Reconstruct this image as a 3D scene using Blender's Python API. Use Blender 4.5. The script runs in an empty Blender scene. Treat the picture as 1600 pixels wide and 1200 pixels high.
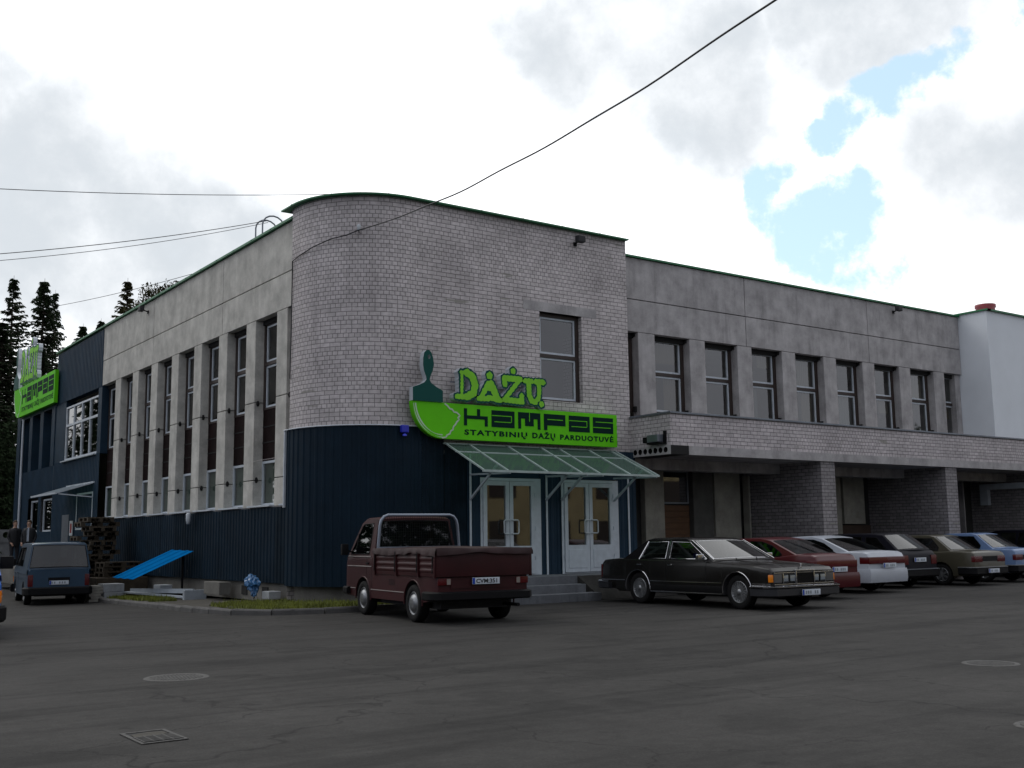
import bpy, bmesh, math, random
from mathutils import Vector, Matrix, noise
from mathutils.geometry import tessellate_polygon
random.seed(7)
C = bpy.context.scene.collection
R = math.radians
PI = math.pi

# ---------------------------------------------------------------- camera
cam_d = bpy.data.cameras.new('camera'); cam = bpy.data.objects.new('camera', cam_d); C.objects.link(cam)
bpy.context.scene.camera = cam
cam_d.sensor_width = 36.0; cam_d.lens = 36.0*1714.2/1600.0
cam_d.clip_end = 3000; cam_d.clip_start = .05
_y, _p, _r = 0.94775, 0.14020, -0.01265
_d = Vector((math.cos(_y)*math.cos(_p), math.sin(_y)*math.cos(_p), math.sin(_p)))
_rt = Vector((math.sin(_y), -math.cos(_y), 0)); _up = _rt.cross(_d)
_r2 = _rt*math.cos(_r)+_up*math.sin(_r); _u2 = -_rt*math.sin(_r)+_up*math.cos(_r)
cam.matrix_world = Matrix(((_r2.x,_u2.x,-_d.x,0),(_r2.y,_u2.y,-_d.y,0),(_r2.z,_u2.z,-_d.z,1.42),(0,0,0,1)))

# ---------------------------------------------------------------- exposure
sc = bpy.context.scene
sc.view_settings.view_transform = 'Standard'; sc.view_settings.look = 'None'
sc.view_settings.exposure = 0.0; sc.view_settings.gamma = 1.0

# ---------------------------------------------------------------- world: sky with broken cloud
SUN_AZ, SUN_EL = R(112), R(48)      # azimuth measured from +X towards +Y, behind the building
world = bpy.data.worlds.new('World'); sc.world = world; world.use_nodes = True
nt = world.node_tree; nt.nodes.clear()
def N(t, **k):
    n = nt.nodes.new(t)
    for a, v in k.items(): setattr(n, a, v)
    return n
def lk(a, b): nt.links.new(a, b)
def math_n(op, a, b=None, clamp=False):
    n = N('ShaderNodeMath', operation=op, use_clamp=clamp)
    for i, v in enumerate((a, b)):
        if v is None: continue
        if isinstance(v, (int, float)): n.inputs[i].default_value = v
        else: lk(v, n.inputs[i])
    return n.outputs[0]
out = N('ShaderNodeOutputWorld'); bg = N('ShaderNodeBackground')
lk(bg.outputs[0], out.inputs[0])
sky = N('ShaderNodeTexSky'); sky.sky_type = 'NISHITA'; sky.sun_disc = False
sky.sun_elevation = SUN_EL; sky.sun_rotation = PI/2-SUN_AZ; sky.air_density = 1.0; sky.dust_density = 1.5
tc = N('ShaderNodeTexCoord')
no = N('ShaderNodeTexNoise'); no.inputs['Scale'].default_value = 9; no.inputs['Detail'].default_value = 7; no.inputs['Roughness'].default_value = .58
lk(tc.outputs['Generated'], no.inputs['Vector'])
sub = N('ShaderNodeVectorMath', operation='SUBTRACT'); lk(no.outputs['Color'], sub.inputs[0]); sub.inputs[1].default_value = (.5,.5,.5)
scl = N('ShaderNodeVectorMath', operation='SCALE'); lk(sub.outputs[0], scl.inputs[0]); scl.inputs['Scale'].default_value = .10
add = N('ShaderNodeVectorMath', operation='ADD'); lk(tc.outputs['Generated'], add.inputs[0]); lk(scl.outputs[0], add.inputs[1])
nrm = N('ShaderNodeVectorMath', operation='NORMALIZE'); lk(add.outputs[0], nrm.inputs[0])
def azel(az, el): return (math.cos(R(az))*math.cos(R(el)), math.sin(R(az))*math.cos(R(el)), math.sin(R(el)))
def blob(az, el, r0, r1):
    d = N('ShaderNodeVectorMath', operation='DOT_PRODUCT'); lk(nrm.outputs[0], d.inputs[0]); d.inputs[1].default_value = azel(az, el)
    m = N('ShaderNodeMapRange', interpolation_type='SMOOTHSTEP'); lk(d.outputs['Value'], m.inputs['Value'])
    m.inputs['From Min'].default_value = math.cos(R(r1)); m.inputs['From Max'].default_value = math.cos(R(r0))
    return m.outputs[0]
def maxall(l):
    o = l[0]
    for b in l[1:]: o = math_n('MAXIMUM', o, b)
    return o
fine = N('ShaderNodeTexNoise'); fine.inputs['Scale'].default_value = 7; fine.inputs['Detail'].default_value = 10; fine.inputs['Roughness'].default_value = .62
lk(tc.outputs['Generated'], fine.inputs['Vector'])
# how bright the cloud is: brightest towards the hidden sun (front left), dimmer all round behind
dsun = N('ShaderNodeVectorMath', operation='DOT_PRODUCT'); lk(tc.outputs['Generated'], dsun.inputs[0]); dsun.inputs[1].default_value = azel(62, 32)
mr = N('ShaderNodeMapRange'); lk(dsun.outputs['Value'], mr.inputs['Value'])
mr.inputs['From Min'].default_value = -.2; mr.inputs['From Max'].default_value = .97; mr.inputs['To Min'].default_value = .60; mr.inputs['To Max'].default_value = 1.55
mrt = N('ShaderNodeMapRange'); lk(dsun.outputs['Value'], mrt.inputs['Value']); mrt.inputs['From Min'].default_value = -.3; mrt.inputs['From Max'].default_value = .8
cl = math_n('MULTIPLY', mr.outputs[0], math_n('ADD', math_n('MULTIPLY', fine.outputs['Fac'], .45), .80))
def smooth(v, lo, hi, to=1.0):
    m = N('ShaderNodeMapRange', interpolation_type='SMOOTHSTEP'); lk(v, m.inputs['Value']); m.inputs['From Min'].default_value = lo; m.inputs['From Max'].default_value = hi; m.inputs['To Max'].default_value = to
    return m.outputs[0]
def addall(l):
    o = l[0]
    for b in l[1:]: o = math_n('ADD', o, b)
    return o
def jit(amp): return math_n('MULTIPLY', math_n('SUBTRACT', fine.outputs['Fac'], .5), amp)
blue_f = maxall([blob(a, e, 0, r*1.35) for a, e, r in ((36.6,15.0,3.2),(38.9,15.2,2.6),(35.2,13.7,2.2),(40.0,17.9,1.3),(40.3,16.9,1.2),(37.2,19.7,1.2),(35.9,20.7,1.4),(34.5,21.5,1.4),(33.0,22.2,1.4),(31.8,22.6,1.3),(30.8,22.9,1.5),(28.7,23.6,1.4),(27.3,24.6,1.6))])
blue_m = math_n('MULTIPLY', smooth(math_n('ADD', math_n('MULTIPLY', blue_f, .9), jit(4.6)), .30, .86), smooth(blue_f, .05, .40))
gray_f = maxall([blob(a, e, 0, r*1.25) for a, e, r in ((47,26,6.5),(50.5,24.8,4.5),(43.8,23.6,5.2),(42,21.4,3.8),(35.5,25.6,4.8),(38,26,4),(32.5,26.4,4.5),(31.1,18.3,4.2),(28.5,17,4.6),(77.5,18.5,5),(74,16.8,4.5),(78,14.5,5.8),(71,15.2,4.5),(69,14.6,3.5),(75,12.6,4),(83,20,6),(20,22,9),(92,24,10))])
gray_m = smooth(math_n('ADD', math_n('MULTIPLY', gray_f, .85), jit(1.9)), .02, 1.1, .95)
white = N('ShaderNodeVectorMath', operation='SCALE'); lk(cl, white.inputs['Scale']); tint = N('ShaderNodeMixRGB'); lk(mrt.outputs[0], tint.inputs[0]); tint.inputs[1].default_value = (.92,.96,1.08,1); tint.inputs[2].default_value = (.985,1.0,1.02,1); lk(tint.outputs[0], white.inputs[0])
gry = N('ShaderNodeVectorMath', operation='SCALE'); gry.inputs[0].default_value = (.64,.69,.74); lk(math_n('ADD', math_n('MULTIPLY', fine.outputs['Fac'], .6), .68), gry.inputs['Scale'])
ccol = N('ShaderNodeMixRGB'); lk(gray_m, ccol.inputs[0]); lk(white.outputs[0], ccol.inputs[1]); lk(gry.outputs[0], ccol.inputs[2])
skyc = N('ShaderNodeVectorMath', operation='SCALE'); lk(sky.outputs[0], skyc.inputs[0]); skyc.inputs['Scale'].default_value = .12
skyt = N('ShaderNodeVectorMath', operation='MULTIPLY_ADD'); lk(skyc.outputs[0], skyt.inputs[0]); skyt.inputs[1].default_value = (.8,.9,.9); skyt.inputs[2].default_value = (.44,.55,.60)
mix = N('ShaderNodeMixRGB'); lk(blue_m, mix.inputs[0]); lk(ccol.outputs[0], mix.inputs[1]); lk(skyt.outputs[0], mix.inputs[2])
lk(mix.outputs[0], bg.inputs[0]); bg.inputs[1].default_value = 1.0

# ---------------------------------------------------------------- sun behind thin cloud
sl = bpy.data.lights.new('sun','SUN'); sl.energy = .5; sl.angle = R(25); sl.color = (1,.93,.82)
so = bpy.data.objects.new('sun', sl); C.objects.link(so)
sd = Vector((math.cos(SUN_AZ)*math.cos(SUN_EL), math.sin(SUN_AZ)*math.cos(SUN_EL), math.sin(SUN_EL)))
so.rotation_euler = sd.to_track_quat('Z','Y').to_euler(); so.location = (0,40,60)

# ================================================================ materials
MATS = {}
def mat(name, col, rough=.6, metal=0., var=0., vscale=3., bump=0., bscale=40., coat=0., spec=.5, stretch=(1,1,1), emit=None, coords='Object', vcol=None):
    if name in MATS: return MATS[name]
    m = bpy.data.materials.new(name); m.use_nodes = True; MATS[name] = m
    t = m.node_tree; b = t.nodes['Principled BSDF']
    b.inputs['Base Color'].default_value = (*col, 1); b.inputs['Roughness'].default_value = rough
    b.inputs['Metallic'].default_value = metal; b.inputs['Specular IOR Level'].default_value = spec
    b.inputs['Coat Weight'].default_value = coat; b.inputs['Coat Roughness'].default_value = .06
    if var or bump:
        c = t.nodes.new('ShaderNodeTexCoord'); mp = t.nodes.new('ShaderNodeMapping'); mp.inputs['Scale'].default_value = stretch
        t.links.new(c.outputs[coords], mp.inputs['Vector'])
    if var:
        n = t.nodes.new('ShaderNodeTexNoise'); n.inputs['Scale'].default_value = vscale; n.inputs['Detail'].default_value = 8; n.inputs['Roughness'].default_value = .62
        t.links.new(mp.outputs[0], n.inputs['Vector'])
        r = t.nodes.new('ShaderNodeValToRGB'); r.color_ramp.elements[0].position = .32; r.color_ramp.elements[1].position = .68
        lo = vcol or tuple(v*(1-var) for v in col); r.color_ramp.elements[0].color = (*lo, 1)
        r.color_ramp.elements[1].color = (*[min(1, v*(1+var*.6)) for v in col], 1)
        t.links.new(n.outputs['Fac'], r.inputs[0]); t.links.new(r.outputs[0], b.inputs['Base Color'])
    if bump:
        n2 = t.nodes.new('ShaderNodeTexNoise'); n2.inputs['Scale'].default_value = bscale; n2.inputs['Detail'].default_value = 5
        t.links.new(mp.outputs[0], n2.inputs['Vector'])
        bp = t.nodes.new('ShaderNodeBump'); bp.inputs['Strength'].default_value = bump; bp.inputs['Distance'].default_value = .02
        t.links.new(n2.outputs['Fac'], bp.inputs['Height']); t.links.new(bp.outputs[0], b.inputs['Normal'])
    if emit: b.inputs['Emission Color'].default_value = (*emit, 1); b.inputs['Emission Strength'].default_value = 1
    return m
def brick_mat(name, c1, c2, mortar, header=.45, zone=False):
    m = bpy.data.materials.new(name); m.use_nodes = True; t = m.node_tree; b = t.nodes['Principled BSDF']
    uv = t.nodes.new('ShaderNodeUVMap')
    # courses wander by a few millimetres
    wn = t.nodes.new('ShaderNodeTexNoise'); wn.inputs['Scale'].default_value = 6; t.links.new(uv.outputs[0], wn.inputs['Vector'])
    wsub = t.nodes.new('ShaderNodeVectorMath'); wsub.operation = 'MULTIPLY_ADD'; t.links.new(wn.outputs['Color'], wsub.inputs[0]); wsub.inputs[1].default_value = (.02,.008,0); t.links.new(uv.outputs[0], wsub.inputs[2])
    def br(w, off):
        n = t.nodes.new('ShaderNodeTexBrick'); n.inputs['Scale'].default_value = 1; n.inputs['Brick Width'].default_value = w; n.inputs['Row Height'].default_value = .1
        n.inputs['Mortar Size'].default_value = .0085; n.inputs['Mortar Smooth'].default_value = .25; n.inputs['Bias'].default_value = -.1; n.offset = off
        n.inputs['Color1'].default_value = (*c1,1); n.inputs['Color2'].default_value = (*c2,1); n.inputs['Mortar'].default_value = (*mortar,1)
        t.links.new(wsub.outputs[0], n.inputs['Vector']); return n
    a = br(.262, .5); h = br(.131, .5)
    # a few bands are laid as headers
    sx = t.nodes.new('ShaderNodeSeparateXYZ'); t.links.new(uv.outputs[0], sx.inputs[0])
    fl = t.nodes.new('ShaderNodeMath'); fl.operation = 'SNAP'; t.links.new(sx.outputs['Y'], fl.inputs[0]); fl.inputs[1].default_value = .1
    cx = t.nodes.new('ShaderNodeCombineXYZ'); m2 = t.nodes.new('ShaderNodeMath'); m2.operation = 'MULTIPLY'; t.links.new(sx.outputs['X'], m2.inputs[0]); m2.inputs[1].default_value = .18
    t.links.new(m2.outputs[0], cx.inputs['X']); m3 = t.nodes.new('ShaderNodeMath'); m3.operation = 'MULTIPLY'; t.links.new(fl.outputs[0], m3.inputs[0]); m3.inputs[1].default_value = 3.7
    t.links.new(m3.outputs[0], cx.inputs['Y'])
    hn = t.nodes.new('ShaderNodeTexNoise'); hn.inputs['Scale'].default_value = 1.; hn.inputs['Detail'].default_value = 2; t.links.new(cx.outputs[0], hn.inputs['Vector'])
    st = t.nodes.new('ShaderNodeMath'); st.operation = 'LESS_THAN'; t.links.new(hn.outputs['Fac'], st.inputs[0]); st.inputs[1].default_value = header
    if zone:      # the curve and the upper courses are laid as headers
        def cmp_(src, op, v):
            n = t.nodes.new('ShaderNodeMath'); n.operation = op; t.links.new(src, n.inputs[0]); n.inputs[1].default_value = v; return n.outputs[0]
        a_ = cmp_(sx.outputs['X'], 'LESS_THAN', 3.55); b_ = cmp_(sx.outputs['Y'], 'GREATER_THAN', 7.75)
        h2 = t.nodes.new('ShaderNodeMath'); h2.operation = 'LESS_THAN'; t.links.new(hn.outputs['Fac'], h2.inputs[0]); h2.inputs[1].default_value = .56
        m_ = t.nodes.new('ShaderNodeMath'); m_.operation = 'MAXIMUM'; t.links.new(a_, m_.inputs[0]); t.links.new(b_, m_.inputs[1])
        m2_ = t.nodes.new('ShaderNodeMath'); m2_.operation = 'MULTIPLY'; t.links.new(m_.outputs[0], m2_.inputs[0]); t.links.new(h2.outputs[0], m2_.inputs[1])
        m3_ = t.nodes.new('ShaderNodeMath'); m3_.operation = 'MAXIMUM'; t.links.new(m2_.outputs[0], m3_.inputs[0]); t.links.new(st.outputs[0], m3_.inputs[1]); st = m3_
    mx = t.nodes.new('ShaderNodeMixRGB'); t.links.new(st.outputs[0], mx.inputs[0]); t.links.new(a.outputs['Color'], mx.inputs[1]); t.links.new(h.outputs['Color'], mx.inputs[2])
    mf = t.nodes.new('ShaderNodeMixRGB'); t.links.new(st.outputs[0], mf.inputs[0]); t.links.new(a.outputs['Fac'], mf.inputs[1]); t.links.new(h.outputs['Fac'], mf.inputs[2])
    gn = t.nodes.new('ShaderNodeTexNoise'); gn.inputs['Scale'].default_value = .7; gn.inputs['Detail'].default_value = 9; gn.inputs['Roughness'].default_value = .65; t.links.new(uv.outputs[0], gn.inputs['Vector'])
    gr = t.nodes.new('ShaderNodeMapRange'); t.links.new(gn.outputs['Fac'], gr.inputs['Value']); gr.inputs['From Min'].default_value = .3; gr.inputs['From Max'].default_value = .7; gr.inputs['To Min'].default_value = .72; gr.inputs['To Max'].default_value = 1.08
    f2 = t.nodes.new('ShaderNodeTexNoise'); f2.inputs['Scale'].default_value = 9; f2.inputs['Detail'].default_value = 4; t.links.new(uv.outputs[0], f2.inputs['Vector'])
    f3 = t.nodes.new('ShaderNodeMapRange'); t.links.new(f2.outputs['Fac'], f3.inputs['Value']); f3.inputs['From Min'].default_value = .35; f3.inputs['From Max'].default_value = .65; f3.inputs['To Min'].default_value = .86; f3.inputs['To Max'].default_value = 1.08
    mm = t.nodes.new('ShaderNodeMath'); mm.operation = 'MULTIPLY'; t.links.new(gr.outputs[0], mm.inputs[0]); t.links.new(f3.outputs[0], mm.inputs[1])
    def nmap(st, lo, hi, a0, a1, det=5):
        mp = t.nodes.new('ShaderNodeMapping'); mp.inputs['Scale'].default_value = st; t.links.new(uv.outputs[0], mp.inputs[0])
        q = t.nodes.new('ShaderNodeTexNoise'); q.inputs['Scale'].default_value = 1; q.inputs['Detail'].default_value = det; t.links.new(mp.outputs[0], q.inputs['Vector'])
        r = t.nodes.new('ShaderNodeMapRange'); t.links.new(q.outputs['Fac'], r.inputs['Value'])
        for k_, v_ in zip(('From Min','From Max','To Min','To Max'), (lo, hi, a0, a1)): r.inputs[k_].default_value = v_
        return r.outputs[0]
    m5 = t.nodes.new('ShaderNodeMath'); m5.operation = 'MULTIPLY'; t.links.new(mm.outputs[0], m5.inputs[0]); t.links.new(nmap((2.2,.22,1), .5, .72, 1., .86), m5.inputs[1])
    vs = t.nodes.new('ShaderNodeVectorMath'); vs.operation = 'SCALE'; t.links.new(mx.outputs[0], vs.inputs[0]); t.links.new(m5.outputs[0], vs.inputs['Scale'])
    rp = t.nodes.new('ShaderNodeMixRGB'); t.links.new(nmap((.55,4.5,1), .665, .70, 0, .75, 3), rp.inputs[0]); t.links.new(vs.outputs[0], rp.inputs[1]); rp.inputs[2].default_value = (.24,.235,.20,1)
    t.links.new(rp.outputs[0], b.inputs['Base Color']); b.inputs['Roughness'].default_value = .9
    inv = t.nodes.new('ShaderNodeMath'); inv.operation = 'SUBTRACT'; inv.inputs[0].default_value = 1; t.links.new(mf.outputs[0], inv.inputs[1])
    bp = t.nodes.new('ShaderNodeBump'); bp.inputs['Strength'].default_value = .7; bp.inputs['Distance'].default_value = .012
    t.links.new(inv.outputs[0], bp.inputs['Height']); t.links.new(bp.outputs[0], b.inputs['Normal'])
    MATS[name] = m; return m
def concrete_mat(name, c, dark):
    m = bpy.data.materials.new(name); m.use_nodes = True; t = m.node_tree; b = t.nodes['Principled BSDF']; b.inputs['Roughness'].default_value = .92
    c0 = t.nodes.new('ShaderNodeTexCoord')
    def nz(scale, st, det, lo, hi, to0, to1):
        mp = t.nodes.new('ShaderNodeMapping'); mp.inputs['Scale'].default_value = st; t.links.new(c0.outputs['Object'], mp.inputs[0])
        n = t.nodes.new('ShaderNodeTexNoise'); n.inputs['Scale'].default_value = scale; n.inputs['Detail'].default_value = det; n.inputs['Roughness'].default_value = .65; t.links.new(mp.outputs[0], n.inputs[0])
        r = t.nodes.new('ShaderNodeMapRange'); t.links.new(n.outputs['Fac'], r.inputs['Value'])
        for k, v in zip(('From Min','From Max','To Min','To Max'), (lo,hi,to0,to1)): r.inputs[k].default_value = v
        return r.outputs[0]
    a = nz(1.7, (1,1,1), 10, .36, .64, 0, 1); s = nz(3.2, (1,1,.13), 7, .47, .66, 0, 1); f = nz(38, (1,1,1), 3, .3, .7, .88, 1.08)
    st = t.nodes.new('ShaderNodeMath'); st.operation = 'MULTIPLY'; t.links.new(s, st.inputs[0]); t.links.new(nz(.9,(1,1,1),4,.4,.6,.1,.9), st.inputs[1])
    m1 = t.nodes.new('ShaderNodeMixRGB'); t.links.new(a, m1.inputs[0]); m1.inputs[1].default_value = (*[v*.72 for v in c],1); m1.inputs[2].default_value = (*[v*1.12 for v in c],1)
    sw = t.nodes.new('ShaderNodeMath'); sw.operation = 'MULTIPLY'; t.links.new(st.outputs[0], sw.inputs[0]); sw.inputs[1].default_value = .55
    m2 = t.nodes.new('ShaderNodeMixRGB'); t.links.new(sw.outputs[0], m2.inputs[0]); t.links.new(m1.outputs[0], m2.inputs[1]); m2.inputs[2].default_value = (*dark,1)
    vs = t.nodes.new('ShaderNodeVectorMath'); vs.operation = 'SCALE'; t.links.new(m2.outputs[0], vs.inputs[0]); t.links.new(f, vs.inputs['Scale']); t.links.new(vs.outputs[0], b.inputs['Base Color'])
    n2 = t.nodes.new('ShaderNodeTexNoise'); n2.inputs['Scale'].default_value = 30; n2.inputs['Detail'].default_value = 5; t.links.new(c0.outputs['Object'], n2.inputs[0])
    bp = t.nodes.new('ShaderNodeBump'); bp.inputs['Strength'].default_value = .35; bp.inputs['Distance'].default_value = .01; t.links.new(n2.outputs['Fac'], bp.inputs['Height']); t.links.new(bp.outputs[0], b.inputs['Normal'])
    MATS[name] = m; return m
def glass_mat(name, tint=(.35,.37,.36), ior=1.5, rough=.02, see=1.0):
    m = bpy.data.materials.new(name); m.use_nodes = True; t = m.node_tree; t.nodes.clear()
    o = t.nodes.new('ShaderNodeOutputMaterial'); mx = t.nodes.new('ShaderNodeMixShader'); tr = t.nodes.new('ShaderNodeBsdfTransparent'); gl = t.nodes.new('ShaderNodeBsdfGlossy'); fr = t.nodes.new('ShaderNodeFresnel')
    tr.inputs[0].default_value = (*tint,1); gl.inputs['Roughness'].default_value = rough
    # same reflectance whichever side of the sheet is seen
    ge = t.nodes.new('ShaderNodeNewGeometry'); mi = t.nodes.new('ShaderNodeMapRange'); mi.inputs['To Min'].default_value = ior; mi.inputs['To Max'].default_value = 1/ior; t.links.new(ge.outputs['Backfacing'], mi.inputs['Value']); t.links.new(mi.outputs[0], fr.inputs[0])
    t.links.new(fr.outputs[0], mx.inputs[0]); t.links.new(tr.outputs[0], mx.inputs[1]); t.links.new(gl.outputs[0], mx.inputs[2]); t.links.new(mx.outputs[0], o.inputs[0])
    MATS[name] = m; return m
BRICK = brick_mat('pale_silicate_brick', (.64,.59,.60), (.52,.48,.485), (.20,.185,.185))
BRICKT = brick_mat('tower_silicate_brick', (.65,.60,.60), (.54,.50,.495), (.23,.215,.21), .36, True)
BRICKD = brick_mat('shaded_brick', (.33,.31,.315), (.24,.225,.23), (.09,.085,.085), .2)  # pier brick, its colour darkened to paint in shade below the balcony
CONC = concrete_mat('weathered_concrete', (.42,.405,.405), (.12,.115,.118))
CONCL = concrete_mat('pale_concrete', (.52,.51,.47), (.30,.295,.27))
PLINTH = concrete_mat('plinth_blocks', (.16,.155,.14), (.08,.08,.07))
RENDER = mat('painted_render', (.72,.76,.80), .85, var=.05, vscale=.8, bump=.15, bscale=60)
GLASS = glass_mat('window_glass', (.50,.52,.50), 2.35)
CARGLASS = glass_mat('car_glass', (.24,.28,.27), 1.75)
NAVY = mat('navy_profiled_sheet', (.0055,.0165,.029), .55, var=.25, vscale=1.2, spec=.12)
NAVY2 = mat('navy_profiled_sheet_faded', (.0075,.020,.034), .5, var=.3, vscale=1.7, spec=.14)
NAVY3 = mat('navy_profiled_sheet_dusty', (.0075,.0165,.026), .65, var=.35, vscale=2.3, spec=.08)
NAVYL = mat('blue_profiled_sheet', (.016,.036,.060), .55, var=.25, vscale=1.2, spec=.15)
WHITE = mat('white_frame_paint', (.52,.57,.62), .4, var=.12, vscale=5)
BROWN = mat('dark_brown_frame', (.035,.022,.018), .55, var=.3)
RUST = mat('dark_red_spandrel', (.013,.006,.006), .8, spec=.1, var=.5, vscale=2.5)
DARK = mat('dark_void', (.008,.008,.008), .9)
GREENM = mat('green_metal_coping', (.015,.16,.06), .5, metal=.1, var=.2)
GREYM = mat('grey_metal_coping', (.17,.19,.22), .4, metal=.5, var=.2)
BLACK = mat('black_plastic', (.006,.006,.007), .6, spec=.15)
RUBBER = mat('tyre_rubber', (.009,.009,.009), .85, bump=.2, spec=.2)
CHROME = mat('chrome', (.62,.62,.64), .14, metal=1.)
STEEL = mat('dull_steel', (.30,.31,.32), .38, metal=.8, var=.3, vscale=20)
LIME = mat('lime_sign_face', (.12,.58,.008), .6, var=.08, vscale=2, spec=.15)
LIME2 = mat('pale_lime_letters', (.22,.60,.04), .6, var=.1, spec=.15)
DGREEN = mat('dark_green_sign_paint', (.006,.070,.060), .6, spec=.15)
INK = mat('near_black_green_lettering', (.003,.022,.018), .7, spec=.08)
SIGNW = mat('sign_white_edge', (.50,.54,.57), .45)
WOOD = mat('pallet_wood', (.050,.038,.024), .85, var=.5, vscale=6, bump=.3)
WOODY = mat('fresh_pallet_blocks', (.46,.34,.09), .8, var=.3, vscale=8)
WOODD = mat('orange_brown_panel', (.11,.05,.018), .6, var=.35, vscale=3, stretch=(1,1,8))
BARK = mat('bark', (.05,.038,.03), .95, var=.4, bump=.5)
CABLE = mat('cable_sheath', (.02,.02,.022), .6)
LINER = mat('cabin_lining', (.03,.03,.032), .9)
BEIGE = mat('beige_seat_cloth', (.36,.33,.27), .85)
ORANGE = mat('amber_lens', (.75,.22,.01), .15, coat=.6)
REDLENS = mat('red_lens', (.085,.004,.006), .2, coat=.2)
DKGREY = mat('dark_grey_housing', (.03,.03,.033), .6, spec=.2)
LENS = mat('clear_lens', (.40,.45,.50), .12, metal=.6)
PLATEW = mat('plate_white', (.55,.60,.66), .4)
PLATEB = mat('plate_blue', (.01,.05,.35), .4)

# ================================================================ mesh builder
class MB:
    def __init__(s): s.v=[]; s.f=[]; s.mi=[]; s.uv={}; s.sm=[]
    def add(s, vs, fs, mi=0, smooth=False):
        o=len(s.v); s.v += [tuple(p) for p in vs]
        for f in fs: s.f.append([i+o for i in f]); s.mi.append(mi); s.sm.append(smooth)
    def quad(s, a,b,c,d, mi=0, uv=None):
        s.add([a,b,c,d],[(0,1,2,3)],mi)
        if uv: s.uv[len(s.f)-1]=uv
    def box(s, x0,x1,y0,y1,z0,z1, mi=0):
        s.add([(x0,y0,z0),(x1,y0,z0),(x1,y1,z0),(x0,y1,z0),(x0,y0,z1),(x1,y0,z1),(x1,y1,z1),(x0,y1,z1)],
              [(3,2,1,0),(4,5,6,7),(0,1,5,4),(1,2,6,5),(2,3,7,6),(3,0,4,7)],mi)
    def cbox(s, cx,cy,cz, sx,sy,sz, mi=0): s.box(cx-sx/2,cx+sx/2,cy-sy/2,cy+sy/2,cz-sz/2,cz+sz/2,mi)
    def bbox(s, x0,x1,y0,y1,z0,z1,b,mi=0):      # box with chamfered edges
        X=(x0,x0+b,x1-b,x1);Y=(y0,y0+b,y1-b,y1);Z=(z0,z0+b,z1-b,z1)
        bm=bmesh.new(); bmesh.ops.create_cube(bm,size=1)
        for v in bm.verts: v.co=Vector((x0 if v.co.x<0 else x1, y0 if v.co.y<0 else y1, z0 if v.co.z<0 else z1))
        bmesh.ops.bevel(bm,geom=list(bm.edges),offset=b,segments=2,affect='EDGES',profile=.7)
        s.bm(bm,mi)
    def bm(s,bm,mi=0,smooth=False):
        bm.verts.index_update(); s.add([v.co.copy() for v in bm.verts],[[v.index for v in f.verts] for f in bm.faces],mi,smooth); bm.free()
    def bar(s,p,q,w,h=None,mi=0,up=(0,0,1)):
        h=h or w; p=Vector(p);q=Vector(q);d=(q-p).normalized(); u=Vector(up)
        if abs(d.dot(u))>.98: u=Vector((1,0,0))
        a=d.cross(u).normalized()*w/2; b=a.cross(d).normalized()*h/2
        vs=[p-a-b,p+a-b,p+a+b,p-a+b,q-a-b,q+a-b,q+a+b,q-a+b]
        s.add(vs,[(3,2,1,0),(4,5,6,7),(0,1,5,4),(1,2,6,5),(2,3,7,6),(3,0,4,7)],mi)
    def tube(s,pts,r,n=8,mi=0,caps=True,rs=None):
        pts=[Vector(p) for p in pts]; vs=[]; fs=[]; u=None
        for i,p in enumerate(pts):
            d=(pts[min(i+1,len(pts)-1)]-pts[max(i-1,0)]).normalized()
            if u is None: u=Vector((0,0,1)) if abs(d.z)<.9 else Vector((1,0,0))
            u=(u-d*u.dot(d)); u=u.normalized() if u.length>1e-6 else Vector((1,0,0)); w=d.cross(u); rr=rs[i] if rs else r
            for k in range(n): a=2*PI*k/n; vs.append(p+(u*math.cos(a)+w*math.sin(a))*rr)
        for i in range(len(pts)-1):
            for k in range(n): fs.append((i*n+k,i*n+(k+1)%n,(i+1)*n+(k+1)%n,(i+1)*n+k))
        s.add(vs,fs,mi,True)
        if caps: s.add(vs[:n],[tuple(range(n))][::1],mi); s.add(vs[-n:],[tuple(range(n))],mi)
    def lathe(s,prof,c,axis='z',n=24,mi=0,smooth=True):      # prof (r,h)
        vs=[];fs=[];m=len(prof)
        for k in range(n):
            a=2*PI*k/n
            for r,h in prof:
                x,y=r*math.cos(a),r*math.sin(a)
                p={'z':(x,y,h),'y':(x,h,y),'x':(h,x,y)}[axis]; vs.append((p[0]+c[0],p[1]+c[1],p[2]+c[2]))
        for k in range(n):
            for j in range(m-1): fs.append((k*m+j,((k+1)%n)*m+j,((k+1)%n)*m+j+1,k*m+j+1))
        s.add(vs,fs,mi,smooth)
    def prism(s,poly,f0,f1,mi=0,holes=(),mi_side=None):   # poly 2D points; f0/f1 map (u,v)->3D for the two faces
        ms=mi if mi_side is None else mi_side
        loops=[list(poly)]+[list(h) for h in holes]
        tri=tessellate_polygon([[Vector((u,v,0)) for u,v in l] for l in loops]); flat=[p for l in loops for p in l]
        s.add([f0(u,v) for u,v in flat],[tuple(t) for t in tri],mi); s.add([f1(u,v) for u,v in flat],[tuple(t) for t in tri],mi)
        for l in loops:
            n=len(l); s.add([f0(*p) for p in l]+[f1(*p) for p in l],[(i,(i+1)%n,n+(i+1)%n,n+i) for i in range(n)],ms)
    def sheet(s,poly,f,mi=0,holes=()):
        loops=[list(poly)]+[list(h) for h in holes]
        tri=tessellate_polygon([[Vector((u,v,0)) for u,v in l] for l in loops]); flat=[p for l in loops for p in l]
        s.add([f(u,v) for u,v in flat],[tuple(t) for t in tri],mi)
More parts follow.
